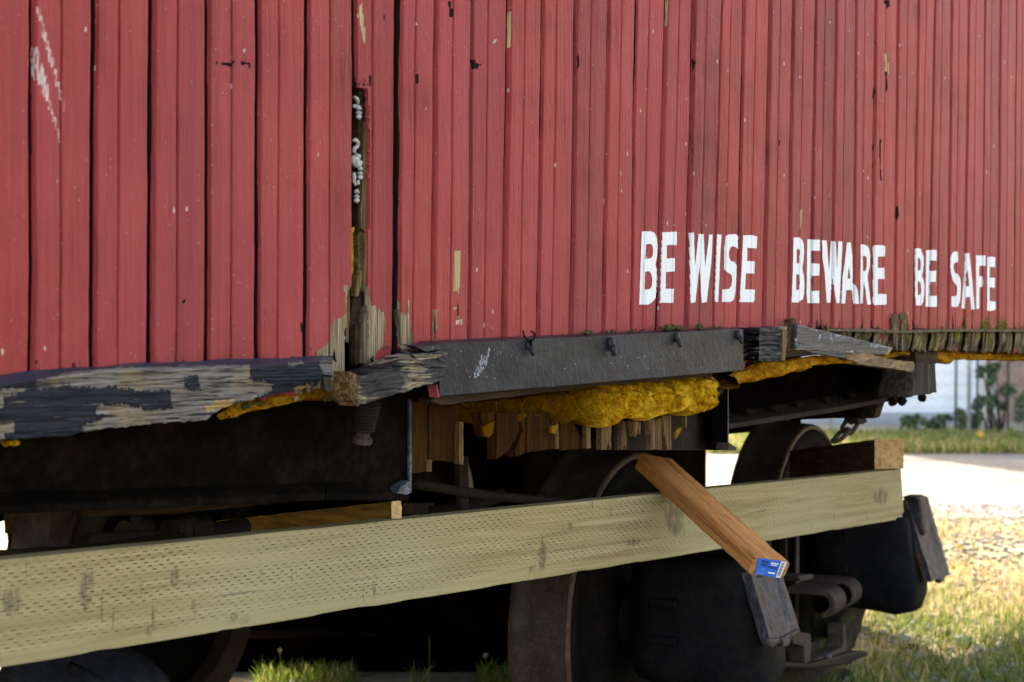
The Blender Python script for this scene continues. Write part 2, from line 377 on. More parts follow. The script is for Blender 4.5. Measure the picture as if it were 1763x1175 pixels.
def mat_lid():
    t = NT('blued_rust_lid'); p = t.map((1, 1, .45)); n = t.noise(26, p, 6, .7); q = t.noise(75, p, 5, .7); r = t.noise(11, p, 4, .6)
    col = t.ramp(q, [(.34, (.010, .009, .011)), (.48, (.036, .034, .043)), (.62, (.070, .066, .080))])
    col = t.mix(t.step(n, .50, .60), col, t.ramp(q, [(.35, (.030, .014, .008)), (.55, (.090, .046, .027)), (.68, (.16, .095, .06))]))
    col = t.mix(t.step(t.noise(60, p, 5, .75), .60, .68), col, (.008, .006, .006)); col = t.mix(t.math('MULTIPLY', t.step(r, .58, .66), .7), col, (.10, .096, .11))
    t.set('Base Color', col); t.set('Roughness', t.mixf(n, .40, .75)); t.set('Specular IOR Level', .25)
    t.set('Normal', t.bump(t.math('ADD', q, t.math('MULTIPLY', n, 1.2)), .010, .9)); return t.m
M['lid'] = mat_lid()
M['lever'] = mat_metal('brown_oxide_iron', (.026, .016, .012), (.052, .034, .027), (.088, .062, .050), (.6, .85), 24, .003, .15)
M['lichen'] = mat_metal('lichen_stained_iron', (.006, .0055, .0045), (.017, .015, .010), (.075, .06, .014), (.7, .9), 8, .004, .08)
M['channel'] = mat_metal('rust_stained_black_steel', (.0016, .0012, .001), (.0042, .0029, .002), (.0125, .008, .0048), (.7, .9), 13, .004, .02)
M['edge'] = mat_metal('worn_steel_edge', (.015, .015, .018), (.05, .05, .06), (.17, .17, .19), (.45, .7), 50, .004, .3)
M['foam'] = mat_foam('yellow_spray_foam', (.19, .075, .004), (.52, .265, .012), (.80, .50, .05))
M['foamold'] = mat_foam('aged_orange_foam', (.16, .060, .005), (.34, .145, .010), (.55, .28, .03))
M['stained'] = mat_wood('foam_stained_plank', (0, 0, 0), [(.010, .0036, .0004), (.030, .011, .001), (.070, .027, .003)], (60, 50, 3))
M['splinter'] = mat_wood('fresh_split_wood', (0, 0, 0), [(.022, .011, .004), (.11, .062, .026), (.30, .195, .095)], (260, 170, 6), .004)
M['greywood'] = mat_wood('grey_rotten_wood', (0, 0, 0), [(.022, .015, .009), (.10, .073, .048), (.25, .195, .135)], (200, 120, 6), .003)
M['brownwood'] = mat_wood('dark_brown_board', (0, 0, 0), [(.014, .008, .0045), (.032, .018, .010), (.07, .04, .021)], (3, 60, 60))
M['postwood'] = mat_wood('weathered_stake_wood', (0, 0, 0), [(.010, .008, .006), (.034, .028, .023), (.095, .075, .057)], (110, 70, 5), .004)
M['rotboard'] = mat_weather('rotten_tan_board', (10, 60, 140), paint=(.12, .062, .022), use_attr=False, thr=.60, wood_lo=(.04, .022, .009), wood_hi=(.36, .26, .155))
M['curl'] = mat_metal('white_putty', (.16, .145, .12), (.33, .31, .275), (.46, .44, .41), (.4, .6), 60, .001, .5)

# ------------------------------------------------------------------ setting: ground, road, verge
def frame_pt(d, r, z): return CAM*np.array([1, 1, 0]) + FW*d + RT*r + np.array([0, 0, z])
def mat_ground():
    t = NT('dry_gravel_and_soil'); n = t.noise(1.3, None, 5, .6); f = t.noise(30, None, 5, .7); v = t.vor(34, None); vc = t.xyz(t.vor(34, out='Color'))[0]
    col = t.ramp(t.math('ADD', t.math('MULTIPLY', n, .55), t.math('MULTIPLY', f, .45)), [(.36, (.17, .14, .075)), (.5, (.34, .29, .19)), (.62, (.46, .42, .34))])
    st = t.math('MULTIPLY', t.math('LESS_THAN', v, .38), t.step(vc, .55, .6))
    col = t.mix(st, col, t.ramp(vc, [(.5, (.22, .21, .20)), (.8, (.42, .41, .40)), (1, (.16, .15, .14))]))
    t.set('Base Color', col); t.set('Roughness', .95); t.set('Specular IOR Level', .1)
    t.set('Normal', t.bump(t.math('ADD', f, t.math('MULTIPLY', st, .5)), .03, .8)); return t.m
def mat_road():
    t = NT('pale_gravel_road'); n = t.noise(.8, None, 5, .6); f = t.noise(18, None, 6, .7); v = t.xyz(t.vor(22, out='Color'))[0]
    col = t.ramp(t.math('ADD', t.math('MULTIPLY', n, .4), t.math('MULTIPLY', f, .6)), [(.38, (.03, .03, .029)), (.47, (.085, .083, .080)), (.55, (.125, .123, .119)), (.66, (.22, .216, .208))])
    col = t.mix(t.math('MULTIPLY', t.step(v, .8, .86), .5), col, (.14, .14, .14))
    t.set('Base Color', col); t.set('Roughness', .95); t.set('Normal', t.bump(f, .02, .7)); return t.m
M['ground'] = mat_ground(); M['road'] = mat_road()
def sheet(name, d0, d1, r0, r1, z, mat, nx=1, ny=1, jag=0):
    mb = MB(); vs_ = []; fs = []
    for i in range(ny+1):
        for j in range(nx+1):
            d = d0+(d1-d0)*i/ny; r = r0+(r1-r0)*j/nx
            if jag and i == 0: d += jag*float(fbm(r*.9, 3.3, 0, 5))
            vs_.append(frame_pt(d, r, z))
    fs = [(i*(nx+1)+j, i*(nx+1)+j+1, (i+1)*(nx+1)+j+1, (i+1)*(nx+1)+j) for i in range(ny) for j in range(nx)]
    mb.add(vs_, fs); o = mb.build(name, mat); tag(o, kind='structure'); return o
sheet('ground', -300, 600, -450, 450, 0.0, M['ground'])
sheet('road', 11.0, 16.4, -60, 60, 0.006, M['road'], 240, 2, 1.1)
#@@PART2
# ------------------------------------------------------------------ the railway car
car = thing('railway_car', 'old red plank-sided freight car with rotten sills and white painted safety words', 'railway car', (4.5, 3.35, 0))
# board seams: photograph x at y=390 and at y=0
SE = [(-215, -213), (-68, -66), (51, 53), (157, 159), (256, 259), (353.5, 354.5), (440.5, 441.5), (524.5, 526), (607, 606), (679, 682), (743.5, 746.5), (806.5, 810), (868.5, 874),
      (926, 932), (984.5, 990), (1039, 1046), (1088, 1094), (1136, 1147), (1183, 1192), (1230, 1241), (1272.5, 1280), (1317, 1326), (1358, 1365), (1397, 1403), (1433, 1438.5),
      (1469, 1472), (1502, 1506.5), (1540, 1544), (1574, 1580), (1602, 1610), (1633.5, 1638), (1662, 1668), (1691.5, 1696), (1719, 1722), (1747, 1750), (1772, 1775)]
seam = []                                                  # (X at z0, slope)
for pm, pt in SE:
    a = at(pm, 390); b = at(pt, 0); s_ = (b[0]-a[0])/(b[2]-a[2]); seam.append((a[0]-s_*(a[2]-H), s_))
while seam[-1][0] < 9.6: seam.append((seam[-1][0]+.094+.004*random.random(), seam[-1][1]))
while seam[0][0] > -1.2: seam.insert(0, (seam[0][0]-.1, seam[0][1]))
NB = len(seam)-1
I0 = min(range(NB), key=lambda i: abs(seam[i][0]-at(607, 390)[0]))   # the holed board
brd = []
for i in range(NB):
    r = np.random.default_rng(i+50)
    brd.append(dict(o=r.normal(0, .0011), b=r.uniform(.0034, .0046), g=r.uniform(.47, .53), gd=r.uniform(.0046, .0066), cup=r.uniform(.0000, .0005), thr=r.uniform(.0074, .0090), tone=r.uniform(.1, .9), t2=r.uniform(-.8, .8), gap=r.uniform(.0055, .0084)))
for k in (I0+1,): brd[k]['gap'] = .0115; brd[k]['thr'] = .005
for p_ in (1358, 1397, 1540, 1469, 1183, 1719, 524, 440, 353, 256, 157): brd[min(range(NB), key=lambda i: abs(seam[i][0]-at(p_, 390)[0]))]['gap'] = .0078; brd[min(range(NB), key=lambda i: abs(seam[i][0]-at(p_, 390)[0]))]['thr'] = .0076
def prof(i, w_):
    p = brd[i]; b = p['b']; g = p['g']; gp = p['gap']
    f = [(0, .016), (gp/w_, .0155), ((gp+.0008)/w_, .010), ((gp+.0006)/w_, .0105), *[((gp+.0012+.55*b*(.0092-q)/.0052)/w_, q) for q in (.0092, .0084, .0077, .0070, .0063, .0056, .0048, .0040)], ((gp+.0012+.80*b)/w_, .0013), ((gp+.0012+.95*b)/w_, .0004), ((gp+.0012+1.2*b)/w_, 0)]
    f += [(u, p['cup']*((2*u-1)**2-1)) for u in (.19, .22, .25, .29, .33, .37, .41)]
    f += [(g-.0036/w_, 0), (g-.0030/w_, p['gd']*.9), (g-.0012/w_, p['gd']), (g+.0002/w_, p['gd']*.5), (g+.0014/w_, p['gd']*.10), (g+.0026/w_, 0)]
    f += [(u, p['cup']*((2*u-1)**2-1)) for u in (.62, .66, .70, .74, .78, .82, .86, .90)]
    f += [(1-.0050/w_, 0), (1-.0026/w_, .0006), (1-.0012/w_, .0024), (1-.0006/w_, .010), (1, .016)]
    a = np.array(sorted(f)); return a[:, 0], a[:, 1]+p['o']
def warp(X, z): return .0016*fbm(X*5, z*1.3, 0, 3, 3)+.0006*vn(X*55, z*7, 0, 9)
def xseam(i, z):
    return seam[i][0]+seam[i][1]*(z-H)+.0011*vn(z*7+i*3.7, i*1.9, 0, 21)+.0005*vn(z*33, i*2.3, 0, 22)
def wall_y(X, z):                                          # outer face of the siding at X, z
    Y = np.zeros_like(X)
    for i in range(NB):
        xl, xr = xseam(i, z), xseam(i+1, z); m = (X >= xl) & (X < xr)
        if not m.any(): continue
        u, d = prof(i, seam[i+1][0]-seam[i][0]); Y[m] = DW+np.interp((X[m]-xl[m])/(xr[m]-xl[m]), u, d)+warp(X[m], z[m])
    return Y
def zpx(px, py): return at(px, py)[2]
# wear outlines in photograph pixels
Z5 = lambda p: zm(p, 550, 400, 3.9175); Z2 = lambda p: zm(p, 500, 0, 2.937); Z3 = lambda p: zm(p, 1100, 0, 2.659); Z1 = lambda p: zm(p, 0, 0, 2.937); Z4 = lambda p: zm(p, 0, 400, 2.937)
WOOD = [[(505, 660), (560, 640), (604, 640), (604, 705), (505, 705)], [(575, 625), (606, 590), (606, 706), (575, 706)], Z5([(165, 355), (205, 345), (210, 520), (175, 560), (135, 572), (105, 585), (98, 635), (70, 640), (75, 730), (45, 765), (-20, 800), (-30, 900), (160, 1150), (200, 700)]),
        Z5([(300, 350), (330, 370), (332, 420), (345, 425), (348, 500), (365, 505), (365, 560), (372, 540), (405, 520), (430, 545), (440, 600), (440, 690), (428, 760), (400, 800), (330, 900), (235, 900), (245, 620), (290, 540)]),
        Z5([(500, 430), (515, 435), (535, 480), (540, 540), (580, 570), (594, 460), (604, 460), (607, 590), (618, 640), (632, 720), (632, 810), (548, 815), (535, 700), (520, 540)]),
        Z5([(768, 522), (788, 522), (790, 640), (772, 740), (757, 690)])]
TAN = [Z5([(908, 125), (958, 132), (950, 300), (940, 412), (903, 398)]), Z2([(1097, 65), (1116, 65), (1116, 245), (1096, 245)]), Z2([(345, 30), (360, 20), (368, 90), (384, 200), (374, 232), (360, 170), (345, 70)]),
       Z3([(1124, 250), (1142, 250), (1145, 340), (1130, 330)]), Z3([(120, 0), (134, 0), (130, 120), (118, 125)]), Z3([(738, 960), (747, 960), (747, 1040), (738, 1040)]), Z5([(895, 505), (930, 500), (925, 530), (905, 530)]), Z5([(930, 575), (970, 580), (965, 605), (930, 600)])]
PALE = [Z1([(175, 20), (200, 40), (235, 150), (262, 250), (300, 400), (322, 530), (345, 590), (325, 590), (295, 480), (240, 290), (205, 150)]), Z1([(150, 240), (190, 235), (210, 290), (240, 400), (270, 540), (300, 660), (310, 750), (270, 640), (250, 560), (190, 430), (160, 400)]),
        Z2([(1030, 205), (1048, 195), (1035, 222), (1000, 250), (1010, 230)]), Z2([(215, 85), (250, 130), (245, 140)]), Z2([(610, 735), (635, 700), (630, 722)]), Z5([(905, 600), (960, 590), (965, 620), (930, 640)])]
DARK = [Z2([(905, 305), (925, 305), (962, 330), (950, 352), (915, 350)]), Z1([(1090, 312), (1130, 305), (1160, 318), (1210, 303), (1270, 318), (1262, 345), (1240, 325), (1195, 312), (1165, 345), (1140, 330), (1110, 315), (1092, 330)]),
        Z4([(915, 335), (933, 335), (933, 352), (915, 352)]), Z2([(470, 65), (482, 65), (482, 98), (472, 98)]), Z3([(640, 650), (650, 650), (648, 760), (640, 760)]), Z3([(1110, 0), (1150, 0), (1145, 60), (1125, 20)]), Z3([(1082, 190), (1092, 190), (1088, 210)]),
        Z3([(1130, 330), (1142, 330), (1135, 470), (1140, 560), (1132, 560)]), Z3([(1100, 640), (1112, 640), (1106, 740), (1112, 830), (1102, 820)]), Z3([(1174, 950), (1186, 945), (1190, 985), (1182, 1015), (1174, 1000)]), Z2([(795, 0), (815, 0), (822, 85), (808, 85)]), Z5([(925, 480), (945, 490), (938, 560), (930, 560)]),
        Z3([(240, 270), (262, 285), (245, 330)]), Z3([(1075, 400), (1085, 420), (1060, 470), (1070, 430)]), Z2([(628, 375), (640, 375), (640, 430), (632, 440)]), Z2([(1452, 260), (1462, 290), (1455, 355), (1445, 350)]), Z4([(1520, 420), (1535, 480), (1525, 540)])]
def shape_field(px, py, polys, j=1.2):
    r = np.zeros(px.shape)
    jx = px+j*vn(px*.25, py*.08, 0, 31); jy = py+2.2*j*vn(px*.45, py*.06, 0, 32)
    for p in polys: r = np.maximum(r, inpoly(jx, jy, p).astype(float))
    return r
def board_bottom(i, X):                                    # z of the ragged lower end
    px = topx(np.stack([X, np.full_like(X, DW), np.full_like(X, H)], -1))[0]
    y = np.interp(px, [-400, 520, 590, 606, 610, 650, 676, 680, 742, 746, 1280, 1283, 1303, 1306, 1380, 1384, 1540, 1763, 1900], [690, 690, 684, 628, 612, 626, 612, 601, 604, 650, 635, 622, 620, 585, 580, 566, 567, 570, 571])
    rag = np.where((px > 596) & (px < 744), 7.0, np.where(px > 1300, 2.0, 1.5))
    return H+(HY-(y+rag*vn(px*.31, 0, 0, 77)+.4*rag*vn(px*1.3, 0, 0, 78)))/FPX*(DW/(sT-(px-CX)/FPX*cT)), px
sid = MB(); W = {k: [] for k in ('wood', 'tan', 'dark', 'pale', 'moss', 'tone')}
# left edge of the hole in the broken board, photograph x over y
HOLE = np.array([(-400, 606), (136, 606), (150, 607), (151.5, 619), (144, 622), (140, 631), (147, 634.5), (165, 634), (200, 635), (300, 634.5), (386, 635), (402, 634), (430, 632), (470, 632.5), (500, 633), (520, 633), (560, 634.5), (600, 633), (640, 630)], float)
HOLE = HOLE[np.argsort(HOLE[:, 1]*0+np.arange(len(HOLE)))]
hy = np.maximum.accumulate(HOLE[:, 0]+np.arange(len(HOLE))*.01); hx = HOLE[:, 1]
for i in range(NB):
    wd = seam[i+1][0]-seam[i][0]; u, d = prof(i, wd); vis = -.45 < (seam[i][0]-1.2) < 4.7-1.2+.3
    step = .0052 if vis else .12
    zr = np.concatenate([np.arange(-.20, 1.02, step), np.arange(1.06, 2.45, .12)])+H
    Z, U = np.meshgrid(zr, u, indexing='ij'); Dp = np.broadcast_to(d, Z.shape).copy()
    xl, xr = xseam(i, Z), xseam(i+1, Z)
    if i == I0:
        _, pyy = topx(np.stack([xl, np.full_like(Z, DW), Z], -1))
        hxp = np.interp(pyy, hy, hx)+.9*vn(pyy*.21, 4.4, 0, 5)*(pyy > 138)
        b_ = sT-(hxp-CX)/FPX*cT; Xh = (cT+(hxp-CX)/FPX*sT)*DW/b_
        xn = np.where(pyy > 138, np.maximum(xl, Xh), xl)
        X = np.maximum(xl+(xr-xl)*U, xn)
        clamp = (xl+(xr-xl)*U) < xn-1e-6
        Dp = np.where(clamp, .014, Dp)
    else:
        X = xl+(xr-xl)*U
        if i == I0-1:                                      # its neighbour has rotted back towards the sill
            _, pyy = topx(np.stack([xr, np.full_like(Z, DW), Z], -1)); ex = np.interp(pyy, [440, 492, 503, 560, 600, 640, 700], [607.5, 606, 600.5, 597.5, 595, 593, 588])+.9*vn(pyy*.23, 2.2, 0, 6)*(pyy > 470)
            Xe = (cT+(ex-CX)/FPX*sT)*DW/(sT-(ex-CX)/FPX*cT); lim = np.where(pyy > 440, np.minimum(xr, Xe), xr); Dp = np.where(X > lim, .016, Dp); X = np.minimum(X, lim)
    zb, _ = board_bottom(i, X[0]); Zc = np.maximum(Z, zb[None, :])
    Y = DW+Dp+warp(X, Zc)
    P = np.stack([X, Y, Zc], -1)
    # ragged end: last row turned inward so the board shows its thickness
    Pb = P[0].copy(); Pb[:, 1] = DW+.020
    n0 = len(sid.v); G = np.concatenate([Pb[None], P], 0); nr, nc = G.shape[:2]
    sid.v.extend(map(tuple, G.reshape(-1, 3)))
    keep = np.ones((nr-1, nc-1), bool)
    zz = np.concatenate([zb[None]-1, Zc], 0)
    for a in range(nr-1):
        for b in range(nc-1):
            if a > 0 and zz[a, b] == zz[a+1, b] and zz[a, b+1] == zz[a+1, b+1]: continue
            q = n0+a*nc+b; sid.f.append((q, q+1, q+nc+1, q+nc))
    px, py = topx(G)
    if vis:
        fw = shape_field(px, py, WOOD, 1.6); ft = shape_field(px, py, TAN, .7)
        fd = shape_field(px, py, DARK, .7)*.9; fp = shape_field(px, py, PALE, 1.0)*.62
        hb = G[..., 2]-np.concatenate([zb[None], np.broadcast_to(zb, Zc.shape)], 0)
        nz = vn(G[..., 0]*70, G[..., 2]*6, 0, 44)
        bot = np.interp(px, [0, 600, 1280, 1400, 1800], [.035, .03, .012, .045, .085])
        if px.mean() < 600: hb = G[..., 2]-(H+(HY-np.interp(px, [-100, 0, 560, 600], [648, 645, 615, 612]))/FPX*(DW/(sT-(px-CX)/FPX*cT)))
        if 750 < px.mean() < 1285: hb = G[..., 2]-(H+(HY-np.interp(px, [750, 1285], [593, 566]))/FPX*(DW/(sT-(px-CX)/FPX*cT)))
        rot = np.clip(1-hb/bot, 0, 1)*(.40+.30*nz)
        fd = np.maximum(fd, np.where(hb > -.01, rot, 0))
        fm = np.interp(px, [1280, 1420, 1560, 1763], [0, .12, .40, .55])*np.clip(1-hb/.05, 0, 1)+np.where(px > 1500, .35*np.clip(1-hb/.16, 0, 1)*(vn(G[..., 0]*40, G[..., 2]*2, 0, 12) > .35), 0)
        gapm = np.concatenate([Dp[:1], Dp], 0) > brd[i]['thr']+.0012*vn(G[..., 2]*9, i*3.3, 0, 8)  # deep joint faces painted black in place of groove shade
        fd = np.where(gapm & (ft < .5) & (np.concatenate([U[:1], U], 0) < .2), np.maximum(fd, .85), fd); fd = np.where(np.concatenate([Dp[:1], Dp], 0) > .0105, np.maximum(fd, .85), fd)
        stk_ = np.where(px > 1080, .18+.40*vn(G[..., 0]*60+i*3.1, G[..., 2]*6.5, 0, 91), 0)*(np.concatenate([U[:1], U], 0) < .10)
        fd = np.maximum(fd, np.clip(stk_, 0, .6))
        if i == I0: fd = np.where((px < 645) & (py > 128) & (py < 152), np.maximum(fd, .42), fd)
    else:
        fw = ft = fd = fp = fm = np.zeros(px.shape)
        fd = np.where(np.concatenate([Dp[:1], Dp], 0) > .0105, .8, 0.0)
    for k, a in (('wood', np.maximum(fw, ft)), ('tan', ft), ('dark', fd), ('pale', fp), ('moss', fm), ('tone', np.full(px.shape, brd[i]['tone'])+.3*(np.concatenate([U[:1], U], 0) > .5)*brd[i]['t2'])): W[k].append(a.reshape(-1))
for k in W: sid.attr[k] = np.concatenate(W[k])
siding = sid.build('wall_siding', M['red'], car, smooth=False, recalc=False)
siding.data.flip_normals() if siding.data.polygons[200].normal.y > 0 else None
# painted words, lying on the boards
L1 = lambda p: zm(p, 1090, 385, 7.342); L2 = lambda p: zm(p, 1350, 395, 7.835); L3 = lambda p: zm(p, 1560, 415, 8.394)
W1 = [([(105, 100), (215, 100), (265, 118), (295, 180), (305, 280), (302, 400), (278, 525), (300, 590), (302, 700), (296, 850), (280, 940), (240, 995), (185, 1028), (75, 1028), (85, 700), (95, 400)], [[(160, 265), (215, 257), (240, 280), (250, 330), (245, 400), (230, 435), (190, 445), (150, 452), (152, 400)], [(148, 612), (200, 603), (225, 640), (240, 700), (235, 780), (215, 825), (175, 838), (140, 835)]]),
      ([(362, 110), (550, 108), (548, 272), (425, 272), (420, 445), (525, 437), (525, 605), (412, 615), (408, 828), (512, 828), (505, 1003), (335, 1005), (350, 500)], []),
      ([(703, 118), (765, 115), (778, 540), (825, 132), (887, 135), (908, 545), (958, 143), (1002, 145), (985, 500), (925, 1000), (862, 1000), (836, 545), (782, 1000), (722, 1003)], []),
      ([(1057, 140), (1112, 140), (1072, 995), (1022, 993)], []),
      ([(1165, 160), (1210, 138), (1300, 142), (1325, 170), (1320, 325), (1290, 300), (1255, 287), (1225, 310), (1207, 360), (1210, 430), (1235, 478), (1280, 485), (1305, 530), (1300, 720), (1285, 900), (1265, 970), (1225, 995), (1115, 992), (1125, 835), (1205, 832), (1240, 790), (1250, 710), (1240, 650), (1190, 620), (1145, 575), (1150, 300)], []),
      ([(1388, 150), (1500, 148), (1565, 163), (1558, 315), (1440, 308), (1435, 475), (1533, 480), (1528, 638), (1422, 632), (1412, 835), (1535, 835), (1532, 970), (1515, 997), (1340, 995), (1370, 550)], [])]
W2 = [([(125, 112), (210, 110), (245, 150), (262, 210), (265, 330), (255, 450), (240, 530), (262, 620), (272, 740), (265, 880), (245, 950), (210, 965), (195, 990), (98, 985), (110, 700)], [[(165, 272), (205, 272), (205, 440), (190, 462), (165, 462)], [(160, 612), (195, 612), (205, 640), (203, 790), (190, 818), (158, 822)]]),
      ([(308, 135), (480, 145), (480, 290), (365, 290), (362, 462), (475, 465), (470, 628), (362, 628), (362, 832), (470, 832), (470, 998), (310, 995), (300, 900)], []),
      ([(508, 150), (570, 152), (602, 560), (628, 158), (692, 165), (712, 560), (725, 165), (785, 168), (742, 998), (702, 998), (648, 640), (618, 992), (572, 992), (545, 600), (515, 400)], []),
      ([(845, 180), (895, 180), (915, 350), (920, 650), (918, 725), (965, 760), (990, 830), (1008, 1003), (925, 1005), (908, 822), (832, 822), (820, 1003), (768, 1003), (785, 650), (815, 450)], [[(870, 490), (890, 668), (850, 668)]]),
      ([(1030, 205), (1065, 205), (1120, 225), (1145, 270), (1158, 370), (1152, 500), (1122, 640), (1145, 830), (1170, 1015), (1118, 1018), (1095, 820), (1070, 700), (1055, 1003), (1022, 1003)], [[(1060, 360), (1090, 360), (1110, 385), (1110, 500), (1095, 560), (1062, 568)]]),
      ([(1195, 230), (1215, 215), (1340, 217), (1362, 240), (1355, 370), (1260, 370), (1258, 522), (1350, 520), (1350, 672), (1260, 672), (1258, 875), (1375, 872), (1380, 1000), (1360, 1022), (1215, 1022), (1195, 1000)], [])]
W3 = [([(120, 115), (170, 105), (215, 118), (225, 165), (250, 240), (252, 330), (240, 440), (222, 505), (250, 560), (262, 660), (255, 800), (240, 890), (215, 935), (140, 935), (128, 800)], [[(165, 250), (185, 247), (205, 285), (208, 360), (200, 425), (165, 432)], [(165, 590), (185, 585), (210, 630), (215, 720), (200, 780), (165, 785)]]),
      ([(285, 135), (430, 130), (440, 145), (435, 285), (340, 287), (338, 435), (430, 432), (428, 590), (340, 597), (338, 795), (440, 795), (440, 955), (278, 952)], []),
      ([(640, 240), (660, 180), (700, 153), (748, 162), (748, 310), (700, 315), (682, 350), (682, 410), (705, 470), (745, 480), (780, 550), (790, 680), (775, 870), (745, 945), (720, 960), (650, 950), (652, 805), (715, 800), (735, 760), (735, 660), (700, 615), (670, 570), (648, 480), (635, 370)], []),
      ([(848, 180), (910, 180), (955, 600), (990, 990), (940, 995), (920, 810), (858, 810), (845, 975), (795, 975), (825, 620)], [[(885, 415), (910, 655), (858, 655), (862, 470)]]),
      ([(1008, 212), (1145, 212), (1143, 360), (1055, 360), (1050, 510), (1108, 510), (1105, 665), (1055, 668), (1053, 985), (1010, 985)], []),
      ([(1170, 235), (1200, 228), (1285, 238), (1285, 380), (1210, 378), (1205, 530), (1282, 535), (1278, 678), (1205, 670), (1205, 868), (1290, 880), (1292, 990), (1225, 1015), (1168, 1005)], [])]
def letters(mb, L, items):
    for out, holes in items:
        po = L(out); hs = [L(h) for h in holes]
        x0, x1 = min(p[0] for p in po), max(p[0] for p in po); y0, y1 = min(p[1] for p in po), max(p[1] for p in po)
        A = at(x0, y0); B = at(x1, y1); nx = int((B[0]-A[0]+.024)/.0008)+2; nz = int(abs(at(x0, y1)[2]-at(x0, y0)[2])*1.2/.0010)+4
        zs = np.linspace(min(at(x0, y1)[2], B[2])-.003, max(A[2], at(x1, y0)[2])+.003, nz); xs = np.linspace(A[0]-.013, B[0]+.013, nx)
        X, Z = np.meshgrid(xs, zs); Y = wall_y(X, Z)
        xc = .25*(X[:-1, :-1]+X[1:, :-1]+X[:-1, 1:]+X[1:, 1:]); zc = .25*(Z[:-1, :-1]+Z[1:, :-1]+Z[:-1, 1:]+Z[1:, 1:]); yc = np.maximum.reduce([Y[:-1, :-1], Y[1:, :-1], Y[:-1, 1:], Y[1:, 1:]])
        ym = .25*(Y[:-1, :-1]+Y[1:, :-1]+Y[:-1, 1:]+Y[1:, 1:]); px, py = topx(np.stack([xc, ym, zc], -1))
        ok = inpoly(px+.25*vn(py*.2, px*.1, 0, 3), py+.25*vn(px*.2, py*.1, 0, 4), po)
        for h in hs: ok &= ~inpoly(px, py, h)
        ok &= (yc < DW+.0112)
        idx = -np.ones(X.shape, int); use = np.zeros(X.shape, bool)
        for a, b in ((0, 0), (0, 1), (1, 0), (1, 1)): use[a:nz-1+a, b:nx-1+b] |= ok
        idx[use] = np.arange(use.sum())+len(mb.v)
        mb.v.extend(map(tuple, np.stack([X, Y-.0007, Z], -1)[use]))
        for a, b in zip(*np.nonzero(ok)): mb.f.append((idx[a, b], idx[a, b+1], idx[a+1, b+1], idx[a+1, b]))
for L, items, txt in ((L1, W1[:2], 'BE, the first'), (L1, W1[2:], 'WISE'), (L2, W2, 'BEWARE'), (L3, W3[:2], 'BE, the second'), (L3, W3[2:], 'SAFE')):
    mb = MB(); letters(mb, L, items); o = mb.build('painted_word', M['letter'], siding, smooth=True, recalc=False); o['label'] = 'white block letters reading '+txt
    if o.data.polygons[5].normal.y > 0: o.data.flip_normals()
# body shell (mostly unseen; it casts the shade)
XA, XB, YB = -1.25, 9.7, 4.78
MB().box((XA, DW+.07, H+.0), (XB, DW+.09, H+2.4)).build('inner_lining', M['dark'], car)
MB().box((XA, YB-.03, H-.05), (XB, YB, H+2.4)).build('far_wall', M['red'], car)
MB().box((XA, DW+.021, H-.15), (XA+.03, YB-.031, H+2.4)).build('end_wall', M['red'], car)
MB().box((XB-.03, DW+.021, H-.03), (XB, YB-.031, H+2.4)).build('end_wall', M['red'], car)
rf = MB(); pr = [(DW-.12, 2.40), (DW+.3, 2.58), (DW+.9, 2.72), (DW+1.42, 2.76), (DW+1.95, 2.72), (DW+2.5, 2.58), (YB+.12, 2.40)]
rf.prism([(XA-.1, y, H+z) for y, z in pr], (XB-XA+.2, 0, 0)); rf.build('roof', M['dark'], car)
MB().box((XA+.04, DW+.10, H-.02), (XB-.04, YB-.04, H+.04)).build('floor', M['dark'], car)

# ---- left sill beam: traced edges, swept with ragged face
def lerp(pts, x): p = np.array(pts, float); return np.interp(x, p[:, 0], p[:, 1])
nb = 370; nv = 64; mb = MB(); xs = np.concatenate([np.linspace(-430, -112, 40), np.linspace(-110, 573, 330)]); V = []; A_w = []; A_t = []
YF = DW-.040
WS = [Z4([(185, 742), (330, 715), (520, 690), (1000, 672), (1262, 672), (1270, 745), (1330, 750), (1385, 775), (1372, 805), (1270, 850), (1180, 862), (1180, 890), (1040, 960), (540, 1000), (415, 1010), (440, 970), (535, 940), (532, 922), (490, 915), (490, 878), (650, 868), (655, 885), (720, 890), (725, 900), (875, 895), (870, 800), (845, 798), (690, 805), (680, 795), (600, 790), (590, 770), (520, 790), (380, 780), (360, 765), (200, 800)]),
      Z4([(-40, 958), (72, 952), (70, 1012), (20, 1020), (20, 1048), (-40, 1050)]), Z4([(-20, 795), (160, 788), (110, 815), (20, 832), (22, 868), (-20, 895)]), Z4([(1455, 660), (1530, 658), (1530, 672), (1460, 676)]), Z4([(1610, 640), (1700, 640), (1690, 720), (1640, 720)])]
ISL = [Z4([(928, 728), (1000, 722), (1014, 800), (960, 806), (935, 785)])]
TS = [Z4([(1040, 880), (1100, 855), (1185, 845), (1180, 885), (1050, 905)]), Z4([(1490, 790), (1590, 760), (1570, 790), (1490, 802)])]
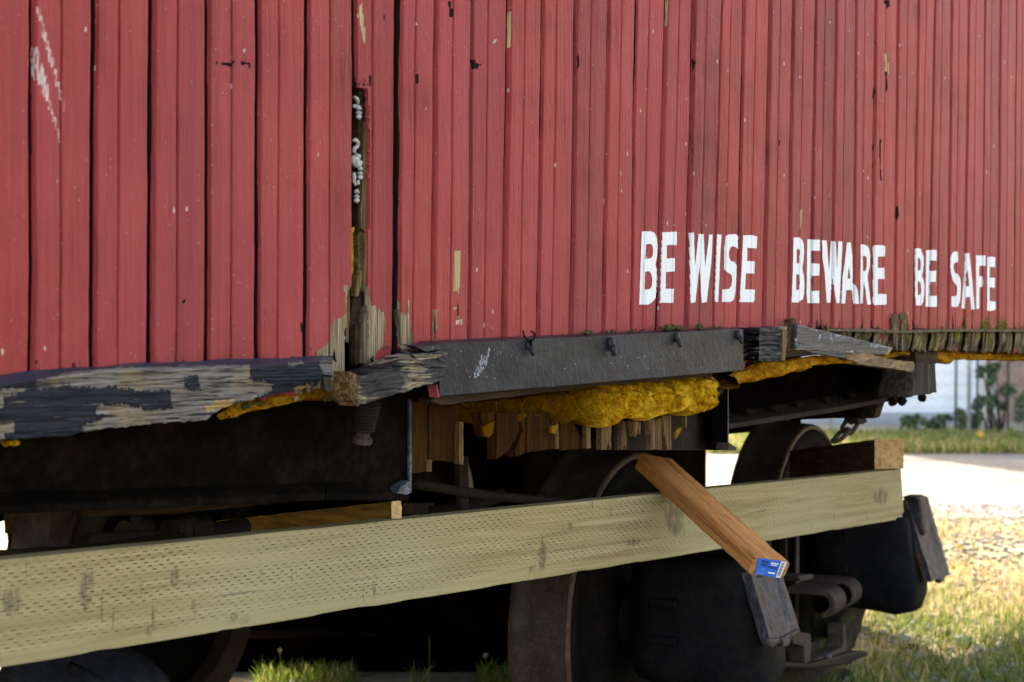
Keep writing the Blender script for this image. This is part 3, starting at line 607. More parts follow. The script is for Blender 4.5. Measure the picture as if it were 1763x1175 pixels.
for x in xs:
    yb = lerp([(-430, 688), (-110, 652), (0, 645), (150, 632), (300, 622), (450, 617), (573, 614)], x); yt = lerp([(-430, 722), (-110, 676), (0, 664), (68, 655), (170, 640), (340, 636), (425, 634), (552, 624), (573, 623)], x)
    yo = lerp([(-430, 856), (-110, 780), (0, 759), (102, 752), (204, 735), (354, 723), (378, 706), (426, 690), (511, 672), (545, 664), (556, 650), (573, 648)], x)+1.8*float(vn(x*.12, 0, 0, 3))+.9*float(vn(x*.5, 0, 0, 4))
    a = at(x, yb, DW-.002); b = at(x, yt, YF); c = at(x, yo, YF+.004)
    ring = [a+(b-a)*t for t in np.linspace(0, 1, 12)] + [b+(c-b)*t for t in np.linspace(0, 1, 40)[1:]] + [c+np.array([0, .045, .004])*t for t in np.linspace(0, 1, 13)[1:]]
    V.append(ring)
V = np.array(V); px, py = topx(V); n = V.shape[1]
fw = shape_field(px, py, WS, 1.5); fi = shape_field(px, py, ISL, .8); ft = shape_field(px, py, TS, 1.5); fw = np.where(fi > 0, 0, np.maximum(fw, ft))
rows = np.arange(n)[None, :]
fr = ((rows > 12) & (rows < 50)).astype(float)
zz = V[..., 2]; xx = V[..., 0]
gr = np.abs(vn(xx*7, zz*150+1.6*vn(xx*5, zz*20, 0, 2), 0, 61)); gr2 = vn(xx*22, zz*420, 0, 62)
kn = np.exp(-(((px-352)/34)**2+((py-668)/20)**2))
dep = fr*(.0009*(.5-gr)+.0005*gr2-.0022*fw+.0012*vn(xx*9, zz*40, 0, 63)+.003*kn) - fr*.0016*(np.abs(vn(xx*5, zz*70, 0, 66)) < .05)
V[..., 1] -= dep
V[:, :12, 2] += .0015*vn(xx[:, :12]*18, np.arange(12)[None, :]*.4, 0, 8)
mb.add(V.reshape(-1, 3), [(i*n+j, i*n+j+1, (i+1)*n+j+1, (i+1)*n+j) for i in range(nb-1) for j in range(n-1)])
mb.f.append(tuple((nb-1)*n+j for j in range(n)))
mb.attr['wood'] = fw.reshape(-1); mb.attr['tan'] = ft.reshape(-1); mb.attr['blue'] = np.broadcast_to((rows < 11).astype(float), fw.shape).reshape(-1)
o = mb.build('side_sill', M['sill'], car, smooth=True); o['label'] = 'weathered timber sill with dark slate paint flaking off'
# ---- steel plate in the middle
gp = gridbox([at(757, 683, DW-.046), at(1280, 638, DW-.046), at(1280, 567, DW-.046), at(757, 592, DW-.046), at(757, 683, DW-.046)+[0, .007, 0], at(1280, 638, DW-.046)+[0, .007, 0], at(1280, 567, DW-.046)+[0, .046, 0.004], at(757, 592, DW-.046)+[0, .046, 0.004]],
             (150, 26, 2), lambda P, U: .0007*vn(P[:, 0]*9, P[:, 2]*14, P[:, 1]*9, 4), {'pale': lambda P, U: (lambda q: np.maximum(.62*inpoly(q[0], q[1], zm([(395, 175), (430, 180), (400, 270), (370, 320), (335, 330), (350, 270)], 700, 540, 2.938)), np.maximum(.42*inpoly(q[0], q[1], zm([(445, 165), (490, 165), (488, 200), (450, 215)], 700, 540, 2.938)), .30*inpoly(q[0], q[1], zm([(225, 160), (600, 140), (560, 240), (240, 330)], 700, 540, 2.938)))))(topx(P))})
plate = gp.build('cover_plate', M['plate'], car, bevel=.0012); plate['label'] = 'dark slate painted steel plate screwed over the sill'
for bx, by, s_ in ((912, 594, 1.0), (1052, 592, 1.25), (1166, 582, 1.0), (1272, 577, 1.0)):
    c = at(bx, by, DW-.05); m = MB(); m.blob(c, (.0075*s_, .006*s_, .010*s_), int(bx), .25); m.tube([c+[0, -.003, -.004], c+[.001, -.0075, -.018*s_]], [.0055*s_, .0030*s_], 8)
    m.build('bolt', M['plate'], plate, smooth=True)
hook = MB(); P0 = [at(a, b, DW-.052-.004*(k % 2)) for k, (a, b) in enumerate(zm([(1372, 665), (1380, 700), (1400, 725), (1425, 735), (1452, 715), (1450, 680), (1425, 668)], 550, 400, 3.9175))]
hook.tube(P0, .0014, 7); hook.tube([P0[3], at(914, 605, DW-.052)], [.003, .0012], 7)
hook.build('bent_wire', M['dark'], plate, smooth=True)
rd = mat_metal('red_edge_paint', (.20, .03, .03), (.30, .05, .05), (.36, .09, .09))
ppoly([(750, 676), (752.5, 660), (757, 683), (758.5, 684)], .004, None) if False else None
m = MB(); m.prism([at(757, 684, DW-.047), at(752.5, 662, DW-.044), at(751.5, 664, DW-.044), at(755.6, 684.5, DW-.047)], (0, .02, 0)); m.build('plate_edge', rd, plate)
# timber lip under the plate
def rag(pts, k, amp, sd=0, closed=True):                   # ragged subdivision of an outline
    o = []
    for i in range(len(pts)):
        a, b = pts[i], pts[(i+1) % len(pts)]; L_ = math.hypot(b[0]-a[0], b[1]-a[1]); n_ = max(1, int(L_/k))
        for j in range(n_):
            t_ = j/n_; r_ = amp*(1 if 0 < j else .3)
            o.append((a[0]+(b[0]-a[0])*t_+r_*float(vn(i*9.1+j*1.7, sd, 0, 1)), a[1]+(b[1]-a[1])*t_+r_*float(vn(i*5.3+j*1.9, sd, 1, 2))))
    return o
ppoly(rag([(742, 690), (757, 679), (1225, 638), (1226, 648), (1005, 667), (998, 669), (880, 684), (760, 697)], 14, .8), DW-.030, .03).build('sill_lip', M['brownwood'], car)
# ---- broken chunk of sill between beam and plate
def ck(P, U):
    return .0016*vn(P[:, 0]*18, P[:, 2]*260+1.5*vn(P[:, 0]*9, P[:, 2]*30, 0, 5), P[:, 1]*60, 71)+.0018*vn(P[:, 0]*50, P[:, 2]*110, P[:, 1]*40, 72)-.0028*(np.abs(vn(P[:, 0]*7, P[:, 2]*105, 0, 73)) < .09)
fl = [at(612, 700, 1.845), at(771, 652, 1.905), at(772, 598, 1.905), at(617, 648, 1.845)]
bk = [p+np.array([-.012, .05, .006]) for p in fl]; bk[0] = at(604, 682, 1.905); bk[3] = at(601, 639, 1.905)
o = gridbox(fl+bk, (90, 40, 12), ck).build('broken_sill', M['chunk'], car, smooth=True); o['label'] = 'loose splintered chunk of slate painted sill'
m = MB(); m.prism([at(a, b, 1.842) for a, b in rag(zm([(203, 940), (262, 968), (255, 1100), (240, 1172), (215, 1130), (205, 1040)], 550, 400, 3.9175), 6, 1)], (-.004, .03, 0)); m.build('split_end', M['endgrain'], o)
# paint curling off its top
m = MB(); q = [at(a, b, 1.885) for a, b in zm([(550, 800), (600, 808), (660, 850), (690, 895), (672, 862), (620, 830)], 550, 400, 3.9175)]; m.prism(q, (0, .006, .001)); m.build('paint_curl', M['plate'], o)
m = MB(); q = [at(a, b, 1.90) for a, b in zm([(640, 770), (690, 780), (740, 770), (820, 748), (868, 765), (820, 790), (720, 805)], 550, 400, 3.9175)]; m.prism(q, (0, .03, .004)); m.build('paint_curl', M['plate'], o)
# ---- right: dark square end, splintered face, slanting scraped board, rotten splinter
Zq = lambda p: zm(p, 1290, 540, 5.875)
def qbox(name, quad, Y, th, n, mat, disp, attr=None, sk_=(0, 0, 0), Y2=None):
    f = [at(quad[0][0], quad[0][1], Y), at(quad[1][0], quad[1][1], Y2 or Y), at(quad[2][0], quad[2][1], Y2 or Y), at(quad[3][0], quad[3][1], Y)]
    b = [p+np.array([sk_[0], th+sk_[1], sk_[2]]) for p in f]
    return gridbox(f+b, n, disp, attr).build(name, mat, car, smooth=True)
o = qbox('broken_sill', Zq([(97, 478), (345, 495), (385, 130), (100, 150)]), DW-.046, .05, (44, 44, 12), M['chunk'], ck); o['label'] = 'short splintered stub of slate painted sill'
qbox('stub_end', Zq([(27, 470), (98, 478), (104, 150), (36, 138)]), DW-.004, .03, (10, 20, 4), M['dark'], lambda P, U: .0008*vn(P[:, 0]*60, P[:, 2]*60, 0, 3), Y2=DW-.0465)
for k, (q, Yk, mt) in enumerate([([(330, 480), (358, 470), (386, 300), (388, 170), (345, 160), (335, 300)], DW-.049, 'splinter'), ([(385, 400), (460, 395), (472, 300), (480, 150), (460, 85), (440, 90), (425, 140), (395, 150)], DW-.03, 'endgrain'),
                              ([(372, 440), (620, 425), (625, 375), (470, 370), (380, 400)], DW-.034, 'brownwood'), ([(436, 60), (478, 45), (485, 90), (440, 110)], DW-.028, 'endgrain')]):
    ppoly(rag(Zq(q), 5, 1.0, k), Yk, .02).build('splinter', M[mt], car)
BS = [Zq([(480, 95), (800, 150), (1440, 310), (1470, 370), (1420, 385), (1390, 350), (1310, 330), (1290, 355), (1240, 335), (1210, 290), (1120, 255), (1080, 270), (1055, 240), (930, 225), (910, 245), (870, 220), (860, 200), (700, 170), (680, 200), (670, 165), (520, 125)]), Zq([(705, 195), (735, 200), (735, 280), (705, 278)]), Zq([(810, 195), (830, 200), (858, 298), (840, 298)]), Zq([(905, 360), (985, 375), (1060, 370), (1080, 400), (980, 390), (930, 385)]), Zq([(470, 260), (500, 265), (490, 310), (545, 300), (540, 325), (468, 320)])]
o = qbox('slanting_board', Zq([(470, 365), (1400, 420), (1462, 345), (486, 105)]), DW-.044, .022, (150, 40, 4), M['slatewood'], lambda P, U: .0006*vn(P[:, 0]*20, P[:, 2]*120, 0, 6)-.0016*(U[:, 2] == 0)*shape_field(*topx(P), BS, 1.0), {'wood': lambda P, U: shape_field(*topx(P), BS, 1.0), 'tan': lambda P, U: .6*((U[:, 0] > .97) | (U[:, 1] == 0))}, Y2=DW-.01)
o['label'] = 'slate grey board hanging at a slant with scraped top edge'
ppoly(rag(Zq([(560, 372), (985, 385), (980, 450), (800, 425), (640, 400)]), 6, .8), DW-.040, .02).build('board_flap', M['slatewood'], o)
o = ppoly(rag(Zq([(975, 395), (1040, 380), (1090, 405), (1180, 400), (1245, 415), (1330, 435), (1345, 460), (1460, 465), (1665, 490), (1668, 570), (1640, 590), (1500, 565), (1380, 545), (1300, 540), (1180, 520), (1110, 515), (1060, 480), (985, 465)]), 5, 1.1, 4), DW-.02, .03).build('rotten_splinter', M['rotboard'], car); o['label'] = 'long tan rotten splinter under the slanting board'
# ledge and mossy lower boards at the right
m = MB(); m.prism([at(a, b, DW-.012) for a, b in rag([(1425, 566), (1500, 566), (1556, 569), (1640, 567), (1790, 568), (1960, 570), (1960, 573), (1640, 571), (1556, 574), (1425, 570)], 9, .7)], (0, .04, 0)); m.build('ledge', M['greywood'], car)
def mat_mossy():
    t = NT('mossy_rotten_boards'); g = t.noise(1, t.map((170, 50, 12)), 5, .65); b = t.noise(26, None, 4)
    col = t.ramp(t.math('ADD', t.math('MULTIPLY', g, .8), t.math('MULTIPLY', b, .2)), [(.32, (.010, .008, .005)), (.44, (.045, .032, .018)), (.54, (.14, .10, .06)), (.66, (.38, .31, .20))])
    col = t.mix(t.step(t.noise(30, t.map((1, 1, .5)), 5, .7), .52, .64), col, t.ramp(g, [(.35, (.02, .022, .004)), (.6, (.26, .22, .035))]))
    rr = t.math('MULTIPLY', t.step(t.noise(17, None, 4), .60, .66), t.step(t.noise(150, None, 3), .42, .5)); col = t.mix(rr, col, (.24, .05, .05))
    t.set('Base Color', col); t.set('Roughness', .9); t.set('Specular IOR Level', .1); t.set('Normal', t.bump(t.math('ADD', g, t.noise(160, None, 4)), .008, .9)); return t.m
M['mossy'] = mat_mossy()
xx_ = np.concatenate([np.linspace(1418, 1790, 300), np.linspace(1800, 2050, 24)]); nvv = 16; G = []
for x in xx_:
    yt = 568; yl = np.interp(x, [1418, 1470, 1535, 1640, 1763, 2050], [582, 592, 603, 604, 610, 618])+2.5*float(vn(x*.33, 0, 0, 5))+1.6*float(vn(x*1.1, 0, 0, 6))
    si = min(abs(x-s) for s in (1433, 1469, 1502, 1540, 1571, 1600, 1632, 1660, 1690, 1717, 1745)) if x < 1770 else 9
    yy = DW+.004+(.022 if si < 2.2 else 0)
    G.append([at(x, yt+(yl-yt)*t_, yy)+np.array([0, .008*t_*t_+.0015*float(vn(x*.25, t_*1.5, 0, 7))+.0028*float(vn(x*.9, t_*3, 0, 8)), 0]) for t_ in np.linspace(0, 1, nvv)]+[at(x, yl, yy+.05)])
G = np.array(G); n_ = nvv+1; m = MB(); m.add(G.reshape(-1, 3), [(i*n_+j, i*n_+j+1, (i+1)*n_+j+1, (i+1)*n_+j) for i in range(len(G)-1) for j in range(n_-1)])
o = m.build('lower_boards', M['mossy'], car, smooth=True); o['label'] = 'rotten moss covered board ends below the ledge'
for q in ([(1434, 60), (1470, 0), (1500, 0), (1515, 200), (1500, 380), (1470, 330), (1455, 200)], [(1530, 10), (1590, -10), (1600, 180), (1580, 375), (1540, 380), (1545, 200)]):
    ppoly(rag(Zq(q), 4, 1.1, 3), DW-.006, .012).build('rotten_end', M['mossy'], car)

ppoly(rag([(1284, 556), (1560, 560), (1560, 606), (1400, 612), (1345, 620), (1286, 640)], 12, .6), DW+.034, .02).build('sill_backing', M['brownwood'], car)
# ---- foam
def foam(name, top, bot, x0, x1, Y, bulge, lump, nx, nv, mat, dirt=None, sd=0, fr=1.0, rec=None):
    xs_ = np.linspace(x0, x1, nx); t_ = np.linspace(0, 1, nv); T, X_ = np.meshgrid(t_, xs_)
    yt = np.interp(X_, *zip(*top)); yl = np.interp(X_, *zip(*bot))
    PY = yt+(yl-yt)*T; G = np.zeros(X_.shape+(3,))
    for i in range(nx):
        for j in range(nv): G[i, j] = at(X_[i, j], PY[i, j], Y)
    a, b = G[..., 0]*fr*.8, G[..., 2]*fr*.8
    lu = np.abs(vn(a*15, b*15, 0, sd))*-1.0+.35+.6*fbm(a*32, b*32, 0, sd+3, 4)+.5*fbm(a*9, b*9, 2, sd+9, 3)+.25*(1-np.abs(vn(a*75, b*75, 1, sd+13))*2)
    prf = np.sqrt(np.clip(1-(2*T-1.0)**2, 0, 1))
    if rec: G += (np.interp(X_, *zip(*rec)))[..., None]*((G-CAM)/G[..., 1:2])
    lu = 1.25*lu+.42*(1-2.2*np.abs(vn(a*62, b*62, 3, sd+17)))+.16*vn(a*150, b*150, 3, sd+18)
    G[..., 1] -= bulge*np.sqrt(np.clip(T*1.15+.05, 0, 1))*np.sqrt(np.clip(1.02-T**6, 0, 1))+lump*lu*np.clip(prf*1.6, 0, 1)
    G[..., 2] -= lump*.22*vn(a*22, b*22, 5, sd+2)*(T > .1)
    back = G[:, -1:, :]+np.array([0, .09, .012]); G = np.concatenate([G, back], 1); n_ = nv+1
    m = MB(); m.add(G.reshape(-1, 3), [(i*n_+j, i*n_+j+1, (i+1)*n_+j+1, (i+1)*n_+j) for i in range(nx-1) for j in range(n_-1)])
    px_ = topx(G)[0]; m.attr['dirt'] = (np.interp(px_, *zip(*dirt)) if dirt else np.zeros(px_.shape)).reshape(-1)
    return m.build(name, mat, car, smooth=True)
Zf = lambda p: zm(p, 700, 540, 2.938)
fb = Zf([(60, 470), (110, 490), (200, 522), (300, 552), (420, 548), (560, 532), (680, 548), (740, 575), (800, 545), (840, 530), (900, 562), (960, 574), (1040, 558), (1100, 530), (1160, 552), (1200, 548), (1260, 525), (1380, 506), (1450, 492), (1530, 486)])
ft_ = [(700, 700), (757, 694), (880, 682), (1000, 666), (1226, 646)]
o = foam('foam_insulation', ft_, fb, 722, 1219, DW+.045, .034, .027, 420, 100, M['foam'], [(722, 1.6), (840, 1.4), (930, 1.05), (1010, .60), (1080, .22), (1219, .02)], 5, 1.0, [(722, .16), (850, .11), (960, .07), (1060, .02), (1219, 0)]); o['label'] = 'lumpy yellow spray foam sagging under the plate'
foam('foam_insulation', [(1250, 648), (1262, 640), (1300, 625), (1345, 620), (1400, 612), (1470, 616), (1545, 607)], [(1250, 670), (1262, 664), (1300, 655), (1344, 644), (1360, 640), (1375, 642), (1392, 630), (1430, 627), (1462, 625), (1520, 615), (1545, 611)], 1252, 1545, DW+.012, .02, .012, 130, 24, M['foamold'], [(1252, .35), (1330, .1), (1365, -.4), (1385, .1), (1545, .6)], 15, 1.2)
foam('foam_insulation', [(1530, 600), (1640, 602), (1763, 607), (2050, 614)], [(1530, 610), (1600, 616), (1616, 626), (1632, 627), (1640, 620), (1763, 622), (2050, 632)], 1530, 2050, DW+.045, .015, .010, 200, 16, M['foamold'], [(1530, .3), (1763, .5), (2050, .5)], 25, 1.5)
foam('foam_insulation', [(376, 700), (430, 686), (520, 670), (605, 655)], [(376, 722), (392, 718), (430, 707), (470, 701), (520, 691), (575, 690), (605, 672)], 378, 604, DW+.014, .02, .009, 90, 20, M['foamold'], [(378, .1), (470, .3), (560, .8), (604, 1.1)], 35, 1.6)
for pts in (((383, 716), (390, 711), (398, 707)), ((12, 762), (24, 762))):
    m = MB(); [m.blob(at(a, b, DW-.006), (.006, .01, .005), k, .5) for k, (a, b) in enumerate(pts)]
    m.attr['dirt'] = np.zeros(len(m.v)); m.build('foam_drip', M['foam'], car, smooth=True)
# ---- planks and splinters hanging behind the foam
def pk(name, pts, Y, th, mt, lab=None, r=5, a=.7, sd=0):
    o = ppoly(rag(Zf(pts), r, a, sd), Y, th).build(name, M[mt], car)
    if lab: o['label'] = lab
    return o
YP = DW+.10
for k, p in enumerate([[(25, 450), (105, 440), (105, 798), (28, 810)], [(112, 470), (266, 480), (266, 752), (140, 742), (112, 788)], [(455, 500), (572, 500), (566, 600), (520, 690), (455, 738)], [(575, 500), (606, 500), (604, 700), (555, 725), (548, 690), (590, 590)],
                       [(610, 500), (757, 500), (757, 682), (610, 702)], [(775, 500), (838, 540), (870, 600), (908, 665), (906, 684), (775, 692)], [(372, 500), (447, 500), (440, 600), (420, 628), (396, 622), (385, 575)]]):
    pk('floor_plank', p, YP+.004*(k % 2), .022, 'stained', sd=k)
for k, (p, y_) in enumerate([([(266, 548), (287, 548), (287, 766), (266, 758)], YP-.006), ([(106, 740), (128, 742), (126, 800), (106, 800)], YP-.004), ([(757, 560), (771, 560), (771, 684), (759, 684)], YP-.004), ([(914, 560), (931, 562), (931, 682), (914, 682)], YP-.008),
                       ([(985, 560), (1035, 555), (1034, 690), (1020, 640), (1012, 690), (985, 690)], YP-.012), ([(1094, 545), (1116, 545), (1113, 690), (1104, 660), (1090, 690)], YP-.012), ([(1143, 545), (1166, 545), (1184, 555), (1182, 612), (1170, 580), (1160, 625), (1150, 622)], YP-.03),
                       ([(1222, 525), (1262, 540), (1290, 525), (1290, 690), (1262, 685), (1240, 690), (1232, 600)], YP-.03), ([(1295, 515), (1337, 512), (1342, 690), (1318, 690)], YP-.032), ([(1408, 500), (1418, 500), (1418, 580), (1410, 560)], YP-.03), ([(1515, 300), (1546, 298), (1547, 480), (1522, 488)], DW+.03)]):
    pk('floor_splinter', p, y_, .012, 'splinter', r=3.5, a=.5, sd=20+k)
for k, p in enumerate([[(735, 570), (760, 565), (757, 610), (735, 605)], [(388, 575), (446, 540), (440, 600), (418, 628), (396, 620)], [(1365, 590), (1400, 560), (1412, 545), (1385, 600), (1362, 635)]]):
    m = ppoly(rag(Zf(p), 4, .6, k), YP-.02, .006); m.attr['dirt'] = np.full(len(m.v), .6 if k != 1 else 1.2); m.build('foam_shard', M['foam'], car)
# ---- cross channel behind the splinters
m = ppoly(Zf([(1050, 560), (1550, 470), (1624, 470), (1624, 692), (1050, 692)]), DW+.13, .012); cc = m.build('cross_channel', M['rust'], car)
ppoly(Zf([(1624, 290), (1630, 288), (1631, 694), (1625, 694)]), DW+.10, .04).build('channel_edge', M['edge'], cc, bevel=.001)  # pale strip puts the edge highlight into the colour
ppoly(Zf([(1540, 295), (1624, 290), (1624, 692), (1550, 692)]), DW+.09, .02).build('channel_web', M['dark'], cc)
ppoly(rag(Zf([(1625, 690), (1632, 655), (1670, 678), (1665, 694)]), 5, .6), DW+.05, .03).build('weld_bead', M['lever'], cc)
pk('floor_splinter', [(1550, 300), (1580, 315), (1612, 375), (1600, 400), (1575, 425), (1560, 370)], DW+.05, .02, 'brownwood')
# ---- channel beam at the left with its lower flange, and the spring hanger on it
ch = ppoly([(-430, 720), (600, 640), (708, 640), (708, 846), (600, 850), (0, 866), (-430, 890)], DW+.085, .014).build('channel_beam', M['channel'], car); ch['label'] = 'black steel channel ending in a bright worn edge'
ppoly(rag([(705.5, 688), (709, 688), (709.5, 846), (705.5, 846)], 8, .4), DW+.080, .020).build('channel_edge', M['edge'], ch, bevel=.001)
m = MB(); q = [at(a, b, DW+.085) for a, b in ((-430, 868), (560, 836), (704, 830))]; fo = [at(a, b, DW+.045) for a, b in ((-430, 888), (560, 850), (704, 851))]
for i in range(2): m.hexa([fo[i]-[0, 0, .012], fo[i+1]-[0, 0, .012], fo[i+1], fo[i], q[i]-[0, 0, .006], q[i+1]-[0, 0, .006], q[i+1]+[0, 0, .006], q[i]+[0, 0, .006]])
m.build('flange', M['channel'], ch, bevel=.003)
ppoly(rag([(684, 850), (690, 838), (706, 828), (709, 848), (700, 852)], 4, .6), DW+.040, .02).build('flange_corner', M['edge'], ch)
a = np.array(at(632, 694, DW+.02)); b = np.array(at(626, 742, DW+.03)); ax = b-a; pf = []
for k in range(26): pf.append((np.linalg.norm(ax)*k/25, (.0215-.0055*k/25)+(.0022 if k % 3 == 0 else 0)))
m = MB(); m.lathe(a, ax, [(0, .001)]+pf+[(np.linalg.norm(ax), .001)], 20); sp = m.build('spring_hanger', M['rust'], car)
m = MB(); m.lathe(b, ax, [(0, .001), (0, .011), (.010, .011), (.011, .016), (.020, .016), (.022, .001)], 10); m.build('nut', M['lever'], sp)
# wooden stud and broken edge inside the gap
Zh = lambda p: zm(p, 560, 100, 3.67)
ppoly(rag(Zh([(212, 150), (270, 150), (285, 300), (262, 420), (250, 560), (228, 900), (224, 1080), (262, 1110), (255, 1250), (205, 1250)]), 8, .5), DW+.012, .03).build('inner_stud', M['brownwood'], car)
o = ppoly(rag(Zh([(250, 440), (262, 380), (274, 440), (276, 700), (276, 1060), (250, 1092), (228, 1080), (226, 960), (234, 820), (244, 620)]), 7, .6), DW+.006, .01).build('broken_edge', M['splinter'], car); o['label'] = 'fresh tan broken edge of the board'
m = ppoly(rag(zm([(205, -30), (262, -40), (258, 90), (262, 180), (240, 290), (215, 350), (198, 345)], 550, 400, 3.9175), 5, .5), DW+.020, .01); m.attr['dirt'] = np.full(len(m.v), .1); m.build('foam_strip', M['foam'], car)
for k, (p, mt, y_) in enumerate([([(258, 0), (300, 0), (312, 200), (250, 440), (236, 420), (262, 230)], 'endgrain', .010), ([(300, 5), (326, 20), (330, 90), (316, 300), (305, 400), (296, 250), (308, 120)], 'splinter', .004), ([(185, 360), (200, 345), (205, 560), (198, 640), (186, 700), (178, 500)], 'splinter', .004), ([(255, 300), (300, 230), (300, 300), (262, 430), (240, 430)], 'splinter', .006),
                            ([(230, 440), (300, 330), (290, 520), (250, 640), (200, 640)], 'brownwood', .014), ([(240, 620), (280, 610), (298, 720), (260, 900), (243, 890)], 'brownwood', .010), ([(300, 600), (325, 480), (345, 600), (335, 900), (295, 880)], 'greywood', .002), ([(175, 560), (200, 640), (198, 745), (180, 740)], 'greywood', .006)]):
    ppoly(rag(zm(p, 550, 400, 3.9175), 5, .7, k), DW+y_, .012).build('rotten_splinter', M[mt], car)
for k, p in enumerate([[(535, 520), (545, 540), (580, 572), (596, 470), (604, 560), (628, 700), (628, 800), (552, 806)], [(30, 955), (80, 960), (85, 1010), (140, 1000), (150, 1090), (80, 1105), (40, 1060)]]):
    ppoly(rag(zm(p, 550, 400, 3.9175), 5, .7, 40+k), DW-.002-.004*k, .012).build('rotten_splinter', M['greywood'], car)
M['rivet'] = mat_metal('dull_rivet', (.004, .003, .0025), (.009, .0065, .005), (.018, .013, .010), (.8, .9), 20, .003, .03)
# ---- right-hand underframe: riveted girder, bracket, stake block
g = ppoly(Zq([(-230, 640), (60, 600), (330, 520), (820, 490), (1200, 530), (1650, 585), (1665, 800), (900, 920), (0, 1070), (-230, 1110)]), DW+.22, .02).build('riveted_girder', M['dark'], car)
q = Zq([(-230, 1040), (0, 990), (900, 850), (1640, 730)]); q2 = Zq([(-230, 1120), (0, 1085), (900, 945), (1650, 800)])
m = MB()
for i in range(3): m.hexa([at(*q2[i], DW+.16)-[0, 0, .012], at(*q2[i+1], DW+.16)-[0, 0, .012], at(*q2[i+1], DW+.16), at(*q2[i], DW+.16), at(*q[i], DW+.22)-[0, 0, .008], at(*q[i+1], DW+.22)-[0, 0, .008], at(*q[i+1], DW+.22)+[0, 0, .006], at(*q[i], DW+.22)+[0, 0, .006]])
m.build('girder_flange', M['rust'], g, bevel=.002)
for a, b in ((-20, 985), (235, 950), (495, 910), (770, 865), (1020, 815), (1250, 785), (1540, 745)):
    m = MB(); m.blob(at(*Zq([(a, b+8)])[0], DW+.19), (.014, .012, .010), a+300, .35, 12, 8); m.build('rivet', M['rivet'], g, smooth=True)
for a, b in ((1450, 895), (1545, 885), (1745, 848)):
    m = MB(); m.blob(at(*Zq([(a, b)])[0], DW+.15), .012, a+300, .3, 12, 8); m.build('rivet', M['rivet'], g, smooth=True)
br = MB(); br.prism([at(*p, DW+.24) for p in Zq([(760, 960), (1350, 880), (1370, 895), (1320, 1045), (1270, 1062), (850, 1060), (520, 1075), (500, 1000)])], (0, .05, 0))
br.build('bracket', M['dark'], car)
ppoly(Zq([(1300, 905), (1370, 890), (1318, 1045), (1262, 1055)]), DW+.20, .04).build('bracket_end', M['brownwood'], car)
ppoly(Zq([(1095, 1060), (1180, 1060), (1205, 1095), (1160, 1120), (1105, 1110)]), DW+.22, .04).build('bracket_nut', M['rust'], car, bevel=.003)
Zs = lambda p: zm(p, 1530, 540, 7.343)
stk = gridbox([at(*Zs([(275, 1055)])[0], DW+.02), at(*Zs([(610, 1000)])[0], DW+.02), at(*Zs([(590, 640)])[0], DW+.02), at(*Zs([(345, 620)])[0], DW+.02)]+[at(*Zs([p])[0], DW+.02)+[0, .09, 0] for p in ((275, 1055), (610, 1000), (590, 640), (345, 620))], (14, 24, 6), lambda P, U: .003*vn(P[:, 0]*50, P[:, 2]*18, P[:, 1]*50, 3)-.006*np.exp(-((U[:, 1]-.62)/.18)**2)*(U[:, 0] < .05)).build('stake_block', M['postwood'], car, smooth=True)
stk['label'] = 'weathered grey wooden stake block under the mossy boards'
ppoly(rag(Zs([(330, 440), (630, 445), (600, 640), (345, 625)]), 5, .5), DW+.024, .08).build('block_cap', M['brownwood'], stk)
# added far-side panel and box that close off the daylight under the floor
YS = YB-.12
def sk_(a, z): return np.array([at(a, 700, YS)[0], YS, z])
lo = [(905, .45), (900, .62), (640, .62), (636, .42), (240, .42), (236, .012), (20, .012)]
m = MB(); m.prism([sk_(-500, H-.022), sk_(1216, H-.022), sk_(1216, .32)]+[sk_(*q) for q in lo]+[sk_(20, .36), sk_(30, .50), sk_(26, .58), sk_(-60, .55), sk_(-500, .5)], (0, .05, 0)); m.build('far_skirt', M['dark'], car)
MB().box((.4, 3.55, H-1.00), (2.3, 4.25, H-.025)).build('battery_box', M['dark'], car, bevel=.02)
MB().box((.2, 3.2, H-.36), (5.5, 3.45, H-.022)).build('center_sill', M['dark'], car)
for k, (p0, p1, r_, mt) in enumerate([((712, 833, DW+.30), (965, 864, DW+.45), .010, 'rust'), ((738, 885, DW+.5), (862, 853, DW+.6), .016, 'rust'), ((150, 936, DW+.25), (420, 908, DW+.32), .016, 'rust'), ((-60, 975, DW+.2), (310, 938, DW+.25), .02, 'brownwood'), ((232, 868, DW+.28), (240, 945, DW+.28), .010, 'rust'), ((560, 870, DW+.35), (690, 835, DW+.4), .012, 'dark')]):
    m = MB(); m.tube([at(*p0[:2], p0[2]), (np.array(at(*p0[:2], p0[2]))+at(*p1[:2], p1[2]))/2-[0, 0, .006], at(*p1[:2], p1[2])], r_, 12); m.build('brake_rod', M[mt], car, smooth=True)
M['bluecast'] = mat_metal('blue_black_casting', (.004, .005, .007), (.012, .014, .020), (.032, .027, .026), (.45, .7), 16, .005, .08)
m = MB(); c_ = np.array(at(168, 1190, 2.42)); m.lathe(c_, (.55, -.45, -.25), [(-.16, .001), (-.16, .075), (-.12, .088), (-.02, .090), (.05, .080), (.10, .058), (.125, .030), (.13, .001)], 28); o = m.build('brake_cylinder', M['bluecast'], car, smooth=True)
m = MB(); m.tube([at(120, 1150, 2.35), at(165, 1172, 2.3), at(205, 1200, 2.28)], .011, 8); m.build('cylinder_rib', M['bluecast'], o, smooth=True)
for x, y, r_ in ((292, 916, .022), (322, 912, .017), (215, 918, .02)): MB().lathe(at(x, y, DW+.29), (1, .2, .05), [(0, .001), (0, r_), (.05, r_), (.05, .001)], 14).build('pipe_union', M['rust'], car)
ppoly(rag([(40, 868), (92, 862), (80, 960), (22, 968)], 9, .5), DW+.27, .012).build('hanger_panel', M['lever'], car)
